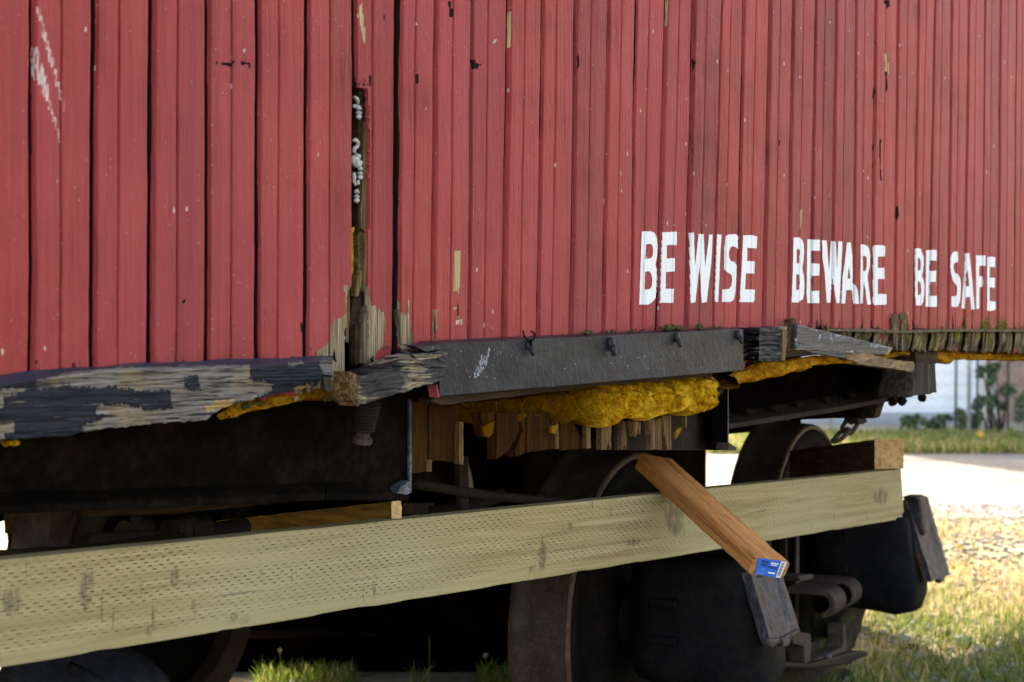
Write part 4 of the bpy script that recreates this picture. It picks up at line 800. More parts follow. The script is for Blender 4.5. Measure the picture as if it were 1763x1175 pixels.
ppoly(rag([(20, 866), (44, 862), (30, 890), (22, 920)], 6, .5), DW+.25, .02).build('hanger_panel', M['brownwood'], car)
ppoly(rag([(130, 862), (560, 846), (560, 858), (300, 885), (140, 890)], 9, .6), DW+.24, .02).build('under_plank', M['brownwood'], car)
ppoly(rag([(790, 790), (806, 786), (808, 885), (794, 888)], 9, .5), DW+.36, .012).build('hanger_strap', M['rust'], car)
ppoly([(724, 868), (748, 866), (750, 884), (726, 888)], DW+.5, .05).build('block_stop', M['lever'], car)
for k, (d0_, x0_, x1_, h_, lab) in enumerate(((6.02, 195, 905, .11, 'low dark sleeper lying in the grass in front of the taller one'), (6.60, 60, 600, .38, 'tall dark baulk of old timber behind the low sleeper under the car'), (7.30, 610, 905, .72, 'tallest dark timber baulk standing behind the front wheel under the car'))):  # added dark blocks that shut out the daylight under the car
    r0_, r1_ = (x0_-CX)/FPX*d0_, (x1_-CX)/FPX*d0_; f0 = lambda d, r, z: FW*d+RT*r+np.array([0, 0, z])
    c_ = [f0(d0_, r0_, -.01), f0(d0_, r1_, -.01), f0(d0_, r1_, h_), f0(d0_, r0_, h_)]; c_ += [q_+FW*.20 for q_ in c_]
    o = gridbox(c_, (60, 8, 6), lambda P, U: .008*vn(P[:, 0]*6, P[:, 1]*6, P[:, 2]*14, 4)).build('sleeper', M['dark'], smooth=True); tag(o, lab, 'sleeper', 'old sleepers under the car')
# ------------------------------------------------------------------ the bogie (its own thing, turned a little to the car)
BA = math.radians(12.4); TD = np.array([math.cos(BA), math.sin(BA), 0]); ND = np.array([-math.sin(BA), math.cos(BA), 0])   # along track, across (inwards)
RW = .42; C1 = atd(1100, 1068, 4.446); WB = 1.41; C2 = C1+TD*WB
bog = thing('bogie', 'rusty black four wheel bogie with journal boxes under the car end', 'bogie', (float((C1+C2)[0]/2), float((C1+C2)[1]/2)+.6, 0))
def bp(px, py, o): return onplane(px, py, C1-ND*o, ND)      # photograph point on the plane o metres outside the wheel face
def bpoly(pts, o, th): return MB().prism([bp(a, b, o) for a, b in pts], ND*th)
def mat_wheel():
    t = NT('rolled_steel_wheel'); n = t.noise(16, None, 5, .6); f = t.noise(120, None, 4)
    col = t.ramp(t.math('ADD', t.math('MULTIPLY', n, .6), t.math('MULTIPLY', f, .4)), [(.34, (.012, .0072, .005)), (.5, (.027, .0170, .0115)), (.66, (.055, .035, .024))])
    t.set('Base Color', col); t.set('Roughness', t.mixf(n, .36, .55)); t.set('Specular IOR Level', .14); t.set('Normal', t.bump(t.math('ADD', n, f), .002, .5)); return t.m
M['wheel'] = mat_wheel(); M['webdark'] = mat_metal('dark_wheel_web', (.0025, .002, .002), (.006, .005, .0045), (.016, .011, .008), (.7, .9), 12, .003, .04); M['rimedge'] = mat_metal('polished_rust_rim', (.022, .011, .006), (.055, .031, .018), (.11, .070, .044), (.4, .65), 18, .002, .2)  # web colour holds the shade inside the wheel, rim colour its lit edge
def wheel(c, far=False):
    ax = ND if not far else -ND
    pr = [(.004, RW-.020), (.004, RW-.006), (.009, RW-.002), (.014, RW), (.095, RW+.004), (.112, RW+.014), (.120, RW+.024), (.132, RW+.027), (.142, RW+.020), (.146, RW), (.146, .35), (.10, .34)]
    m = MB(); m.lathe(c, ax, pr, 96, True); w_ = m.build('wheel', M['wheel'], bog, smooth=True, recalc=True)
    e = w_.modifiers.new('edges', 'EDGE_SPLIT'); e.split_angle = math.radians(38)
    f = MB(); f.lathe(c, ax, [(.012, .07), (.03, .10), (.035, .22), (.025, .335), (.008, .352), (.003, .362), (.003, RW-.018), (.10, RW-.022), (.10, .07)], 96, True); f.build('web', M['webdark'], w_, smooth=True)
    g = MB(); g.lathe(c, ax, [(.004, RW-.018), (-.001, RW-.016), (-.001, RW-.008), (.004, RW-.003), (.009, RW-.0015), (.009, RW-.018)], 96, True); g.build('rim', M['rimedge'], w_, smooth=True)
    h = MB(); h.lathe(c, ax, [(-.03, .001), (-.03, .095), (.012, .10), (.012, .001)], 40); h.build('hub', M['castiron'], w_)
    return w_
GA = 1.435+.16
for c in (C1, C2):
    wheel(c); wheel(c+ND*GA, True)
    m = MB(); m.tube([c-ND*.20, c-ND*.0, c+ND*.15, c+ND*GA, c+ND*(GA+.2)], [.055, .075, .085, .085, .055], 20); m.build('axle', M['dark'], bog, smooth=True)
def jbox(c, nm='journal_box', side=1):
    ax = -ND*side; m = MB(); secs = []
    for o, wd, zt, zb in ((.035, .13, .17, -.13), (.09, .135, .18, -.145), (.16, .125, .185, -.150), (.24, .118, .185, -.158), (.285, .112, .180, -.165), (.315, .10, .165, -.150), (.33, .085, .14, -.11)):
        r = []
        for k in range(40):
            q = 2*math.pi*k/40; cq, sq = math.cos(q), math.sin(q); e = .30 if sq > 0 else .52
            x = wd*np.sign(cq)*abs(cq)**e; z = (zt if sq > 0 else -zb)*np.sign(sq)*abs(sq)**e
            r.append(c+ax*(o+(.028*(zt-z)/(zt-zb) if o > .3 else 0))+TD*x+UP*z)
        secs += r
    n = 7; fs = [(i*40+k, i*40+(k+1) % 40, (i+1)*40+(k+1) % 40, (i+1)*40+k) for i in range(n-1) for k in range(40)]+[tuple(range(40)), tuple(range(240, 280))]
    m.add(secs, fs); b = m.build(nm, M['castiron'], bog, smooth=True); return b
def lid(box, quad, o_top, o_bot, lug):
    TL, TR, BR, BL = quad
    p = [bp(*BL, o_bot), bp(*BR, o_bot), bp(*TR, o_top), bp(*TL, o_top)]
    def d(P, U): return .0018*vn(P[:, 0]*40, P[:, 1]*40, P[:, 2]*40, 9)+.006*np.exp(-((U[:, 0]-.82)/.10)**2)*(U[:, 2] == 0)*(U[:, 1] > .2)+.003*(U[:, 0] < .08)*(U[:, 2] == 0)
    nrm = np.cross(p[1]-p[0], p[3]-p[0]); nrm /= np.linalg.norm(nrm); nrm = nrm if np.dot(nrm, ND) > 0 else -nrm
    l_ = gridbox(p+[x+nrm*.022 for x in p], (24, 30, 2), d).build('lid', M['lid'], box, smooth=True)
    e = l_.modifiers.new('edges', 'EDGE_SPLIT'); e.split_angle = math.radians(50)
    for pts, o, th in lug: bpoly(pts, o, th).build('hinge_lug', M['lid'], l_, bevel=.008)
    return l_
b1 = jbox(C1); b2 = jbox(C2)
for b_, c_ in ((b1, C1), (b2, C2)):
    for dz in (.07, -.02):
        k_ = c_-TD*.132-ND*.12+UP*dz; m = MB(); m.hexa([k_+TD*x*.012+ND*y*.035+UP*z*.010 for y in (-1, 1) for x, z in ((-1, -1), (1, -1), (1, 1), (-1, 1))]); m.build('lug', M['castiron'], b_, bevel=.003)
ly = lambda p: zm(p, 1240, 940, 5.0); lr = lambda p: zm(p, 1400, 840, 5.108)
lid(b1, ly([(250, 215), (520, 200), (690, 740), (440, 868)]), .325, .39, [(ly([(415, 800), (520, 790), (518, 840), (430, 868)]), .398, .02), (ly([(520, 800), (690, 720), (620, 780), (600, 860), (560, 872)]), .396, .02)])
lid(b2, lr([(845, 205), (1035, 175), (1208, 765), (1040, 822)]), .325, .39, [(lr([(815, 130), (860, 85), (920, 80), (945, 130), (950, 300), (965, 440), (900, 260), (845, 200)]), .325, .02), (lr([(915, 80), (975, 62), (1020, 78), (1040, 180), (1040, 330), (985, 430), (960, 300), (945, 130)]), .36, .05), (lr([(1110, 800), (1170, 775), (1165, 810), (1130, 842)]), .392, .02)])
# frame pieces between the boxes
zr = lambda p: zm(p, 1200, 820, 3.1314)
def fp(name, pts, o, th, mt, bv=.006, parent=None): return bpoly(pts, o, th).build(name, M[mt], parent or bog, bevel=bv)
sf = fp('side_frame', zr([(770, 300), (830, 295), (862, 330), (872, 560), (1010, 610), (975, 640), (935, 690), (905, 760), (880, 850), (850, 935), (790, 960), (770, 800), (800, 690), (810, 560), (800, 340)]), .13, .10, 'lichen', .012)
fp('frame_rib', zr([(795, 300), (840, 300), (858, 560), (838, 640), (815, 640), (822, 330)]), .155, .03, 'castiron', .008, sf)
fp('side_frame', zr([(300, 985), (400, 930), (520, 960), (840, 1040), (800, 1200), (300, 1200)]), .05, .10, 'lichen', .01)
fp('column', zr([(470, 230), (560, 230), (552, 560), (548, 790), (480, 790)]), .10, .04, 'dark', .004)
fp('column_edge', zr([(478, 230), (488, 230), (490, 560), (480, 560)]), .104, .02, 'rust', .002)
fp('column_edge', zr([(538, 230), (552, 230), (552, 600), (548, 800), (536, 800)]), .104, .02, 'lever', .002)
fp('column', zr([(560, 230), (690, 230), (690, 560), (560, 560)]), .02, .03, 'dark', .004)
fp('column_edge', zr([(688, 230), (704, 230), (700, 400), (716, 560), (694, 575)]), .06, .02, 'lever', .002)
fp('spring_pocket', zr([(515, 850), (540, 838), (612, 850), (618, 905), (612, 1000), (700, 965), (780, 925), (790, 900), (788, 800), (800, 790), (812, 930), (805, 945), (640, 1015), (835, 985), (840, 1012), (610, 1042), (585, 1030), (578, 920), (520, 905)]), .17, .05, 'lever', .003)
fp('pocket_floor', zr([(612, 900), (780, 850), (790, 925), (640, 1010), (606, 1005)]), .12, .04, 'lichen', .004)
fp('bottom_bar', zr([(430, 1000), (620, 1010), (835, 950), (920, 945), (930, 968), (840, 1005), (830, 1016), (610, 1044), (440, 1030)]), .19, .06, 'rust', .008)
m = MB(); m.blob(bp(*zr([(705, 972)])[0], .22), (.012, .012, .009), 3, .3); m.build('stray_nut', M['edge'], bog, smooth=True)
# hanger eyes: two straps rolled round a pin, lying along the track
def eye(cpx, o, L_, r, arm, name='hanger_eye'):
    c = bp(*zr([cpx])[0], o); pf = []
    for k in range(17):
        q = -math.pi/2+math.pi*k/16; pf.append((-r*math.cos(q), r*math.sin(q)))      # outer half circle, towards the camera side
    pf += [(arm, r), (arm, r-.018), (0.0, r-.018)] + [(-(r-.018)*math.cos(q), (r-.018)*math.sin(q)) for q in np.linspace(math.pi/2, -math.pi/2, 13)[1:]]
    m = MB(); m.prism([c+ND*a+UP*b for a, b in pf], TD*L_); return c, m.build(name, M['lever'], bog, bevel=.003)
c, e1 = eye((668, 690), .20, .115, .042, .16)
c2, e2 = eye((768, 640), .195, .10, .042, .16)
m = MB(); m.lathe(c+TD*.004, TD, [(0, .001), (0, .012), (.006, .013), (.006, .030), (.02, .032), (.20, .032), (.20, .001)], 24); m.build('pin', M['dark'], e1)
m = MB(); m.prism([bp(*p, .20) for p in zr([(545, 538), (620, 528), (632, 540), (625, 556), (560, 570)])], ND*.05); m.build('hanger_strap', M['lever'], bog, bevel=.003)
# bolster, brake beams and the far side frame
def obox(c, dx, dy, dz, m=None):
    m = m or MB(); k = [c+TD*x*dx/2+ND*y*dy/2+UP*z*dz/2 for y in (-1, 1) for x, z in ((-1, -1), (1, -1), (1, 1), (-1, 1))]; return m.hexa(k)
cm = (C1+C2)/2
obox(cm+ND*(GA/2)+UP*.06, .30, GA-.1, .30).build('bolster', M['dark'], bog, bevel=.02)
for c, s_ in ((C1, 1), (C2, -1)): obox(c+TD*s_*.47+ND*(GA/2)-UP*.12, .07, GA-.15, .13).build('brake_beam', M['dark'], bog, bevel=.01)
obox(C1-TD*.50+ND*(GA*.62)+UP*.10, .06, GA-.75, .10).build('brake_beam', M['dark'], bog, bevel=.01)
for s_ in (.22,): obox(cm+ND*(GA+s_)-UP*.02, WB+.35, .10, .24).build('far_frame', M['dark'], bog, bevel=.02)
jb = [jbox(c+ND*GA, 'journal_box', -1) for c in (C1, C2)]
# track under the bogie
mt_rail = M['rust']
for k, o in enumerate((.075, GA-.075)):
    c0 = C1+ND*o; z0 = c0[2]-RW
    pf = [(-.065, -.14), (.065, -.14), (.065, -.128), (.012, -.112), (.010, -.045), (.034, -.035), (.034, -.004), (.028, 0), (-.028, 0), (-.034, -.004), (-.034, -.035), (-.010, -.045), (-.012, -.112), (-.065, -.128)]
    m = MB(); p = [np.array([c0[0], c0[1], 0])-TD*5+ND*a+UP*(z0+b) for a, b in pf]; m.prism(p, TD*6.75)
    o_ = m.build('rail', mt_rail); tag(o_, ['rusty rail on the near side under the wheels', 'rusty rail on the far side under the car'][k], 'rail', 'rails under the car')

# ------------------------------------------------------------------ loose timber
def box_frame(c0, a, w_, t): return [c0, c0+a, c0+a+w_, c0+w_, c0+t, c0+a+t, c0+a+w_+t, c0+w_+t]
def mat_incised():
    t = NT('pressure_treated_timber'); u = t.attr('u'); v = t.attr('v')
    cmb = t.N.new('ShaderNodeCombineXYZ'); t.L(u, cmb.inputs[0]); t.L(v, cmb.inputs[1]); uv = cmb.outputs[0]
    gr = t.noise(1, t.map((3, 70, 1), uv), 5, .6, .6); big = t.noise(3.0, t.map((1, 2.4, 1), uv), 4, .55)
    col = t.ramp(gr, [(.3, (.225, .164, .070)), (.5, (.310, .234, .108)), (.7, (.385, .302, .155))])
    col = t.mix(t.step(t.noise(1.1, uv, 2), .42, .62), col, t.mix(.5, col, (.34, .29, .16)))
    # incised slits: rows across v, dashes along u, every other row shifted
    rows = 26.0/.14
    rv = t.math('MULTIPLY', v, rows); ri = t.math('FLOOR', rv); rf_ = t.math('FRACT', rv)
    sh = t.math('MULTIPLY', t.math('FRACT', t.math('MULTIPLY', ri, .381)), 1.0)
    jit = t.math('MULTIPLY', t.noise(90, uv, 2), .35)
    du = t.math('ADD', t.math('ADD', t.math('MULTIPLY', u, 1/.0215), sh), jit); df = t.math('FRACT', du)
    wob = t.math('MULTIPLY', t.math('SUBTRACT', t.noise(30, uv, 2), .5), .35)
    da = t.math('MULTIPLY', t.step(df, .08, .16), t.math('SUBTRACT', 1, t.step(df, .46, .56)))
    dv = t.math('SUBTRACT', 1, t.step(t.math('ABSOLUTE', t.math('SUBTRACT', t.math('ADD', rf_, wob), .5)), .04, .155))
    band = t.attr('band')
    soft = t.step(t.noise(2.3, t.map((1, 6, 1), uv), 4, .6), .34, .52)
    drop = t.step(t.noise(1, t.map((38, 150, 1), uv), 2, .5), .40, .50); fade = t.step(t.noise(3.4, t.map((1, 3, 1), uv), 3, .6), .40, .58)
    slit = t.math('MULTIPLY', t.math('MULTIPLY', t.math('MULTIPLY', da, dv), t.mixf(drop, .5, 1.0)), t.math('MULTIPLY', band, t.math('MULTIPLY', t.mixf(fade, .55, 1.0), t.math('ADD', .35, t.math('MULTIPLY', soft, .65)))))
    col = t.mix(slit, col, (.014, .010, .005))
    st = t.step(t.math('ADD', t.attr('stain'), t.math('MULTIPLY', t.math('SUBTRACT', t.noise(1, t.map((45, 22, 1), uv), 5, .65), .5), 1.5)), .42, .85)  # beam stains together with the stud's painted shadow
    col = t.mix(t.math('MULTIPLY', st, .62), col, (.062, .046, .028))
    rn = t.math('MULTIPLY', t.step(t.noise(1, t.map((60, 9, 1), uv), 5, .7), .58, .70), t.step(t.noise(5.5, uv, 3), .47, .56))
    col = t.mix(t.math('MULTIPLY', rn, .65), col, (.075, .052, .028))
    ck = t.step(t.noise(1, t.map((1.1, 62, 1), uv), 3, .5, .4), .685, .70)
    col = t.mix(t.math('MULTIPLY', ck, .7), col, (.05, .045, .05))
    e = t.attr('edge'); en = t.step(t.math('ADD', e, t.math('MULTIPLY', t.math('SUBTRACT', t.noise(70, uv, 4, .7), .5), 1.1)), .60, .78)
    col = t.mix(t.math('MULTIPLY', en, .65), col, (.21, .145, .065))
    t.set('Base Color', col); t.set('Roughness', .82); t.set('Specular IOR Level', .2)
    t.set('Normal', t.bump(t.math('SUBTRACT', t.math('MULTIPLY', gr, .5), slit), .0016, .9)); return t.m
M['incised'] = mat_incised()
TL, BLp, TRp, BRp = atd(0, 965, 2.323), atd(0, 1150, 2.323), atd(1551, 808, 4.94), atd(1557, 893, 4.94)
ux = (TRp-TL); Lb = np.linalg.norm(ux); ux /= Lb; hz = (BLp-TL); ext = .75
TLx = TL-ux*ext; BLx = BLp-((BRp-BLp)/np.linalg.norm(BRp-BLp))*ext
yb = np.array([-ux[1], ux[0], 0]); yb = yb/np.linalg.norm(yb)*.038
STAIN_SHADOW = [zm([(10, 650), (80, 620), (120, 700), (100, 830), (30, 870), (0, 800)], 0, 800, 3.134), zm([(430, 520), (455, 560), (500, 680), (520, 760), (480, 800), (440, 740), (425, 640)], 0, 800, 3.134), zm([(905, 540), (955, 540), (965, 600), (975, 680), (935, 680), (920, 600)], 0, 800, 3.134), zm([(1000, 640), (1070, 630), (1065, 660), (1005, 665)], 0, 800, 3.134),
       zm([(1020, 725), (1080, 720), (1080, 840), (1030, 810)], 0, 800, 3.134), zm([(790, 870), (830, 870), (820, 930), (800, 930)], 0, 800, 3.134), zm([(1215, 790), (1360, 790), (1360, 860), (1215, 880)], 0, 800, 3.134), zm([(360, 870), (400, 900), (385, 1050), (330, 1120), (300, 1000)], 850, 720, 4.1975), zm([(1215, 560), (1340, 570), (1400, 720), (1380, 850), (1290, 880), (1240, 760)], 850, 720, 4.1975), zm([(830, 640), (860, 640), (850, 740), (835, 740)], 850, 720, 4.1975),  # the large patch beside the stud is its cast shadow, painted in
       zm([(535, 740), (565, 740), (570, 830), (545, 830)], 850, 720, 4.1975), zm([(260, 1050), (290, 1050), (280, 1130), (260, 1130)], 850, 720, 4.1975), zm([(940, 880), (1060, 870), (1065, 915), (960, 930)], 850, 720, 4.1975), [(1505, 845), (1535, 838), (1530, 868), (1500, 872)], [(1225, 905), (1260, 895), (1268, 920), (1235, 930)]]
def dbm(P, U):
    e = (U[:, 1] == 0)*(np.maximum(0, vn(U[:, 0]*55, 1.5, 0, 5)-.2)*.005)+(U[:, 1] == 1)*(np.maximum(0, vn(U[:, 0]*70, 7.5, 0, 6)-.4)*.003)
    px_, py_ = topx(P); notch = (U[:, 1] < .07)*np.exp(-((px_-395)/32)**2)*.004
    cor = ((U[:, 0] > .985) & (U[:, 1] < .12))*.006
    return .0006*vn(P[:, 0]*11, P[:, 2]*40, 0, 3)-e-notch*vn(px_*.12, 3, 0, 2)**2*2-cor
bm_ = gridbox([BLx, BRp, TRp, TLx, BLx+yb, BRp+yb, TRp+yb, TLx+yb], (330, 24, 4), dbm)
Ua = np.array([(np.dot(np.array(p)-TLx, ux), 0) for p in bm_.v])[:, 0]
Pv = np.array(bm_.v); vv = []
for p, u_ in zip(Pv, Ua):
    s_ = u_/(Lb+ext); top = TLx+(TRp-TLx)*s_; bt = BLx+(BRp-BLx)*s_; vv.append(np.clip((p[2]-bt[2])/(top[2]-bt[2]), 0, 1)*.14)
vv = np.array(vv); f_ = vv/.14
bm_.attr['u'] = Ua; bm_.attr['v'] = vv
bm_.attr['band'] = np.interp(f_, [0, .10, .16, .36, .40, .44, .62, .66, .70, .72, .95, .985, 1], [0, 0, .8, .75, .15, .95, 1, .4, .15, 1, 1, .5, 0])
pxb, pyb = topx(Pv); sf_ = np.zeros(len(Pv))
for P_ in STAIN_SHADOW:
    cx_, cy_ = np.mean([p[0] for p in P_]), np.mean([p[1] for p in P_]); rx = (max(p[0] for p in P_)-min(p[0] for p in P_))/2+2; ry = (max(p[1] for p in P_)-min(p[1] for p in P_))/2+3
    sf_ = np.maximum(sf_, .75*np.exp(-1.2*(((pxb-cx_)/rx)**2+((pyb-cy_)/ry)**2)**2))
bm_.attr['stain'] = sf_; bm_.attr['edge'] = np.maximum(np.clip(1-f_/.05, 0, 1), .8*np.clip((f_-.97)/.03, 0, 1))
o = bm_.build('timber_beam', M['incised'], smooth=True); tag(o, 'long greenish pressure-treated timber beam with incised slits lying along the bogie', 'timber')
e = o.modifiers.new('edges', 'EDGE_SPLIT'); e.split_angle = math.radians(50)
# diagonal two-by-four leaning across the beam
A0 = atd(1102, 781, 3.86); N0 = atd(1299, 959, 3.46); a = N0-A0; wv = RT*.0695-UP*.013+FW*.042; wv = wv-a*np.dot(wv, a)/np.dot(a, a); wv *= .089/np.linalg.norm(wv)
tv = np.cross(wv, a); tv = tv/np.linalg.norm(tv)*.038; tv = tv if tv[2] < 0 else -tv
M['fir'] = mat_wood('reddish_fir_stud', (0, 0, 0), [(.20, .088, .034), (.33, .150, .062), (.44, .225, .105)], (34, 34, 34), .0015, .7, .55)
def mat_fir():
    t = NT('reddish_fir_stud_grain'); u = t.attr('u'); v = t.attr('v'); w_ = t.attr('w')
    cmb = t.N.new('ShaderNodeCombineXYZ'); t.L(u, cmb.inputs[0]); t.L(v, cmb.inputs[1]); t.L(w_, cmb.inputs[2]); p = cmb.outputs[0]
    g = t.noise(1, t.map((2.2, 90, 90), p), 5, .6, 1.0); g2 = t.noise(1, t.map((9, 320, 320), p), 4, .6)
    col = t.ramp(t.math('ADD', t.math('MULTIPLY', g, .7), t.math('MULTIPLY', g2, .3)), [(.3, (.19, .072, .022)), (.48, (.41, .165, .052)), (.62, (.55, .25, .088)), (.75, (.62, .33, .14))])
    ck = t.step(t.noise(1, t.map((3.5, 150, 150), p), 4, .6, .6), .61, .66)
    col = t.mix(t.math('MULTIPLY', ck, .8), col, (.030, .014, .007))
    nk = t.step(t.noise(1, t.map((60, 130, 130), p), 5, .7), .64, .69); col = t.mix(t.math('MULTIPLY', nk, .8), col, (.035, .018, .010))
    t.set('Base Color', col); t.set('Roughness', .7); t.set('Specular IOR Level', .08); t.set('Normal', t.bump(t.math('SUBTRACT', g, t.math('MULTIPLY', t.math('MAXIMUM', ck, nk), .7)), .0016, .8)); return t.m
M['fir'] = mat_fir()
def dst(P, U): return .0007*vn(P[:, 0]*14, P[:, 1]*14, P[:, 2]*14, 3)-.003*((U[:, 1] > .96) | (U[:, 1] < .04))*((U[:, 2] > .9) | (U[:, 2] < .1))-.0015*np.maximum(0, vn(U[:, 0]*23, 2, 0, 8))*((U[:, 2] > .9) | (U[:, 2] < .1))
gb = gridbox([A0, A0+a, A0+a+wv, A0+wv, A0+tv, A0+a+tv, A0+a+wv+tv, A0+wv+tv], (70, 14, 6), dst)
Pg = np.array(gb.v)-A0
gb.attr['u'] = Pg@(a/np.linalg.norm(a)); gb.attr['v'] = Pg@(wv/np.linalg.norm(wv)); gb.attr['w'] = Pg@(tv/np.linalg.norm(tv))
st = gb.build('diagonal_stud', M['fir'], smooth=True); tag(st, 'reddish brown sawn stud leaning diagonally across the beam with a blue sticker on its end', 'wooden stud')
e = st.modifiers.new('edges', 'EDGE_SPLIT'); e.split_angle = math.radians(40)
# the sticker on the end grain
ah = a/np.linalg.norm(a); wh = wv/np.linalg.norm(wv); th_ = tv/np.linalg.norm(tv); E0 = A0+a+ah*.0012
def ep(s, t_): return E0+wv*s+tv*t_                         # s across, t down the end face
def patch(name, quads, mat, parent, lift=0): 
    m = MB()
    for q in quads: m.prism([ep(*p)+ah*lift for p in q], -ah*.0006)
    return m.build(name, mat, parent)
def flat(name, c, r=.45):
    t = NT(name); n = t.noise(220, None, 3); col = t.mix(t.math('MULTIPLY', n, .25), c, tuple(x*.6 for x in c)); t.set('Base Color', col); t.set('Roughness', r); return t.m
q = [(.10, .02), (.90, .03), (.90, .97), (.17, .93)]
lb = patch('price_label', [q], flat('label_blue', (.010, .13, .55)), st, .0004); lb['label'] = 'blue and white barcode sticker'
wht = flat('label_white', (.72, .72, .72)); blk = flat('label_black', (.02, .02, .02)); nav = flat('label_navy', (.008, .03, .14)); lbl = flat('label_light_blue', (.12, .30, .62))
patch('barcode_field', [[(.74, .04), (.895, .045), (.885, .96), (.76, .96)]], wht, lb, .0008)
patch('barcode', [[(.775, .12+k*.075), (.845, .12+k*.075), (.843, .12+k*.075+h_), (.777, .12+k*.075+h_)] for k, h_ in enumerate((.05, .03, .055, .03, .045, .05, .03, .055, .04, .05))], blk, lb, .0011)
patch('print_line', [[(.48, .16), (.70, .18), (.70, .25), (.48, .22)], [(.50, .27), (.66, .28), (.66, .33), (.50, .32)], [(.50, .70), (.70, .71), (.70, .80), (.50, .79)]], wht, lb, .0009)
patch('print_line', [[(.22, .12), (.44, .14), (.44, .24), (.22, .22)], [(.24, .30), (.42, .31), (.42, .42), (.24, .40)], [(.46, .40), (.70, .42), (.70, .50), (.46, .48)]], nav, lb, .0009)
patch('print_line', [[(.30, .55), (.34, .55), (.34, .66), (.30, .66)], [(.36, .55), (.38, .55), (.38, .66), (.36, .66)], [(.20, .80), (.42, .82), (.42, .87), (.20, .85)]], lbl, lb, .0009)
# blocks on the beam
def block(name, n0, n1, zh, ew, mat, lab, sd):
    """n0 near top-left corner of the end, n1 far top-left corner"""
    ax = n1-n0; axh = ax/np.linalg.norm(ax); per = np.array([axh[1], -axh[0], 0]); per /= np.linalg.norm(per); per = per if np.dot(per, RT) > 0 else -per
    dn = np.array([0, 0, -zh]); c = [n0+dn, n0+dn+per*ew, n0+per*ew, n0]
    g_ = gridbox(c+[p+ax for p in c], (12, 12, 26), lambda P, U: .0013*vn(P[:, 0]*60, P[:, 1]*60, P[:, 2]*60, sd)-.003*((U[:, 0] < .02)+(U[:, 0] > .98)+(U[:, 1] < .02)+(U[:, 1] > .98) > 1)+.0012*vn(P[:, 0]*220, P[:, 1]*220, P[:, 2]*220, sd+4)*(U[:, 2] == 0))
    o_ = g_.build(name, mat, smooth=True); e_ = o_.modifiers.new('edges', 'EDGE_SPLIT'); e_.split_angle = math.radians(45); tag(o_, lab, 'wood block'); return o_
def mat_block(name, side, end, nrm):
    t = NT(name); g = t.noise(1, t.map((40, 14, 120)), 5, .6); e = t.noise(70, None, 5, .7); r = t.noise(1, t.map((60, 60, 60)), 4, .6, 1.5)
    cs = t.ramp(g, [(.32, tuple(c*.55 for c in side)), (.5, side), (.68, tuple(c*1.5 for c in side))])
    ce = t.ramp(t.math('ADD', t.math('MULTIPLY', e, .5), t.math('MULTIPLY', r, .5)), [(.34, tuple(c*.4 for c in end)), (.5, end), (.66, tuple(min(.8, c*1.35) for c in end))])
    col = t.mix(t.attr('end'), cs, ce); t.set('Base Color', col); t.set('Roughness', .85); t.set('Specular IOR Level', .06); t.set('Normal', t.bump(t.math('ADD', g, e), .003, .8)); return t.m
M['blockA'] = mat_block('brown_block', (.085, .044, .025), (.46, .27, .115), None); M['blockB'] = mat_block('small_block', (.19, .105, .026), (.56, .38, .17), None)
def endattr(o_):
    me = o_.data; n = len(me.vertices); at_ = me.attributes.new('end', 'FLOAT', 'CORNER')
    vals = np.zeros(len(me.loops)); big = None
    co = np.array([v.co for v in me.vertices]); 
    return me, at_, vals, co
for nm, n0, n1, zh, ew, mt, lab, sd in (('square_block', atd(1506, 757, 4.86), atd(1359, 776, 5.36), .0810, .088, 'blockA', 'thick square wood block with pale sawn end resting on the right end of the beam', 3),
                                        ('batten', atd(674, 864, 3.05), atd(372, 897, 3.42), .0345, .023, 'blockB', 'thin brown batten with pale sawn end lying on the beam behind its left half', 9)):
    o = block(nm, n0, n1, zh, ew, M[mt], lab, sd); me, at_, vals, co = endattr(o)
    axh = (n1-n0)/np.linalg.norm(n1-n0); dist = (co-n0)@axh
    for p in me.polygons:
        if np.max(dist[list(p.vertices)]) < .012 and abs(float(np.dot(np.array(p.normal), axh))) > .75:
            for l_ in p.loop_indices: vals[l_] = 1
    at_.data.foreach_set('value', vals)
# ------------------------------------------------------------------ chain hanging from the bracket
chn = thing('hanging_chain', 'short rusty iron chain hanging from the underframe beside the back wheel', 'chain', tuple(at(1462, 705, DW+.27)))
def link(c, d, side, L_=.031, r=.0060, wd=.0150):
    d = d/np.linalg.norm(d); pts = []
    for k in range(24):
        q = 2*math.pi*k/24; x = wd*math.cos(q); y = (L_-wd)*np.sign(math.sin(q))*(1 if abs(math.sin(q)) > .02 else 0)+wd*math.sin(q); pts.append(c+side*x+d*y)
    pts.append(pts[0]); pts.append(pts[1]); m = MB(); m.tube(pts, r, 8, False); return m
cpts = [(1488, 668), (1481, 690), (1474, 711), (1464, 732), (1448, 750)]
for k in range(5):
    c = at(*cpts[k], DW+.27); d = at(*cpts[min(k+1, 4)], DW+.27)-at(*cpts[max(k-1, 0)], DW+.27)
    s1 = np.cross(d, FW); s1 /= np.linalg.norm(s1); s2 = np.cross(d, s1); s2 /= np.linalg.norm(s2)
    link(c, d, (s1*.9+s2*.3) if k % 2 else (s1*.25+s2*.95)).build('link', M['lever'], chn, smooth=True)
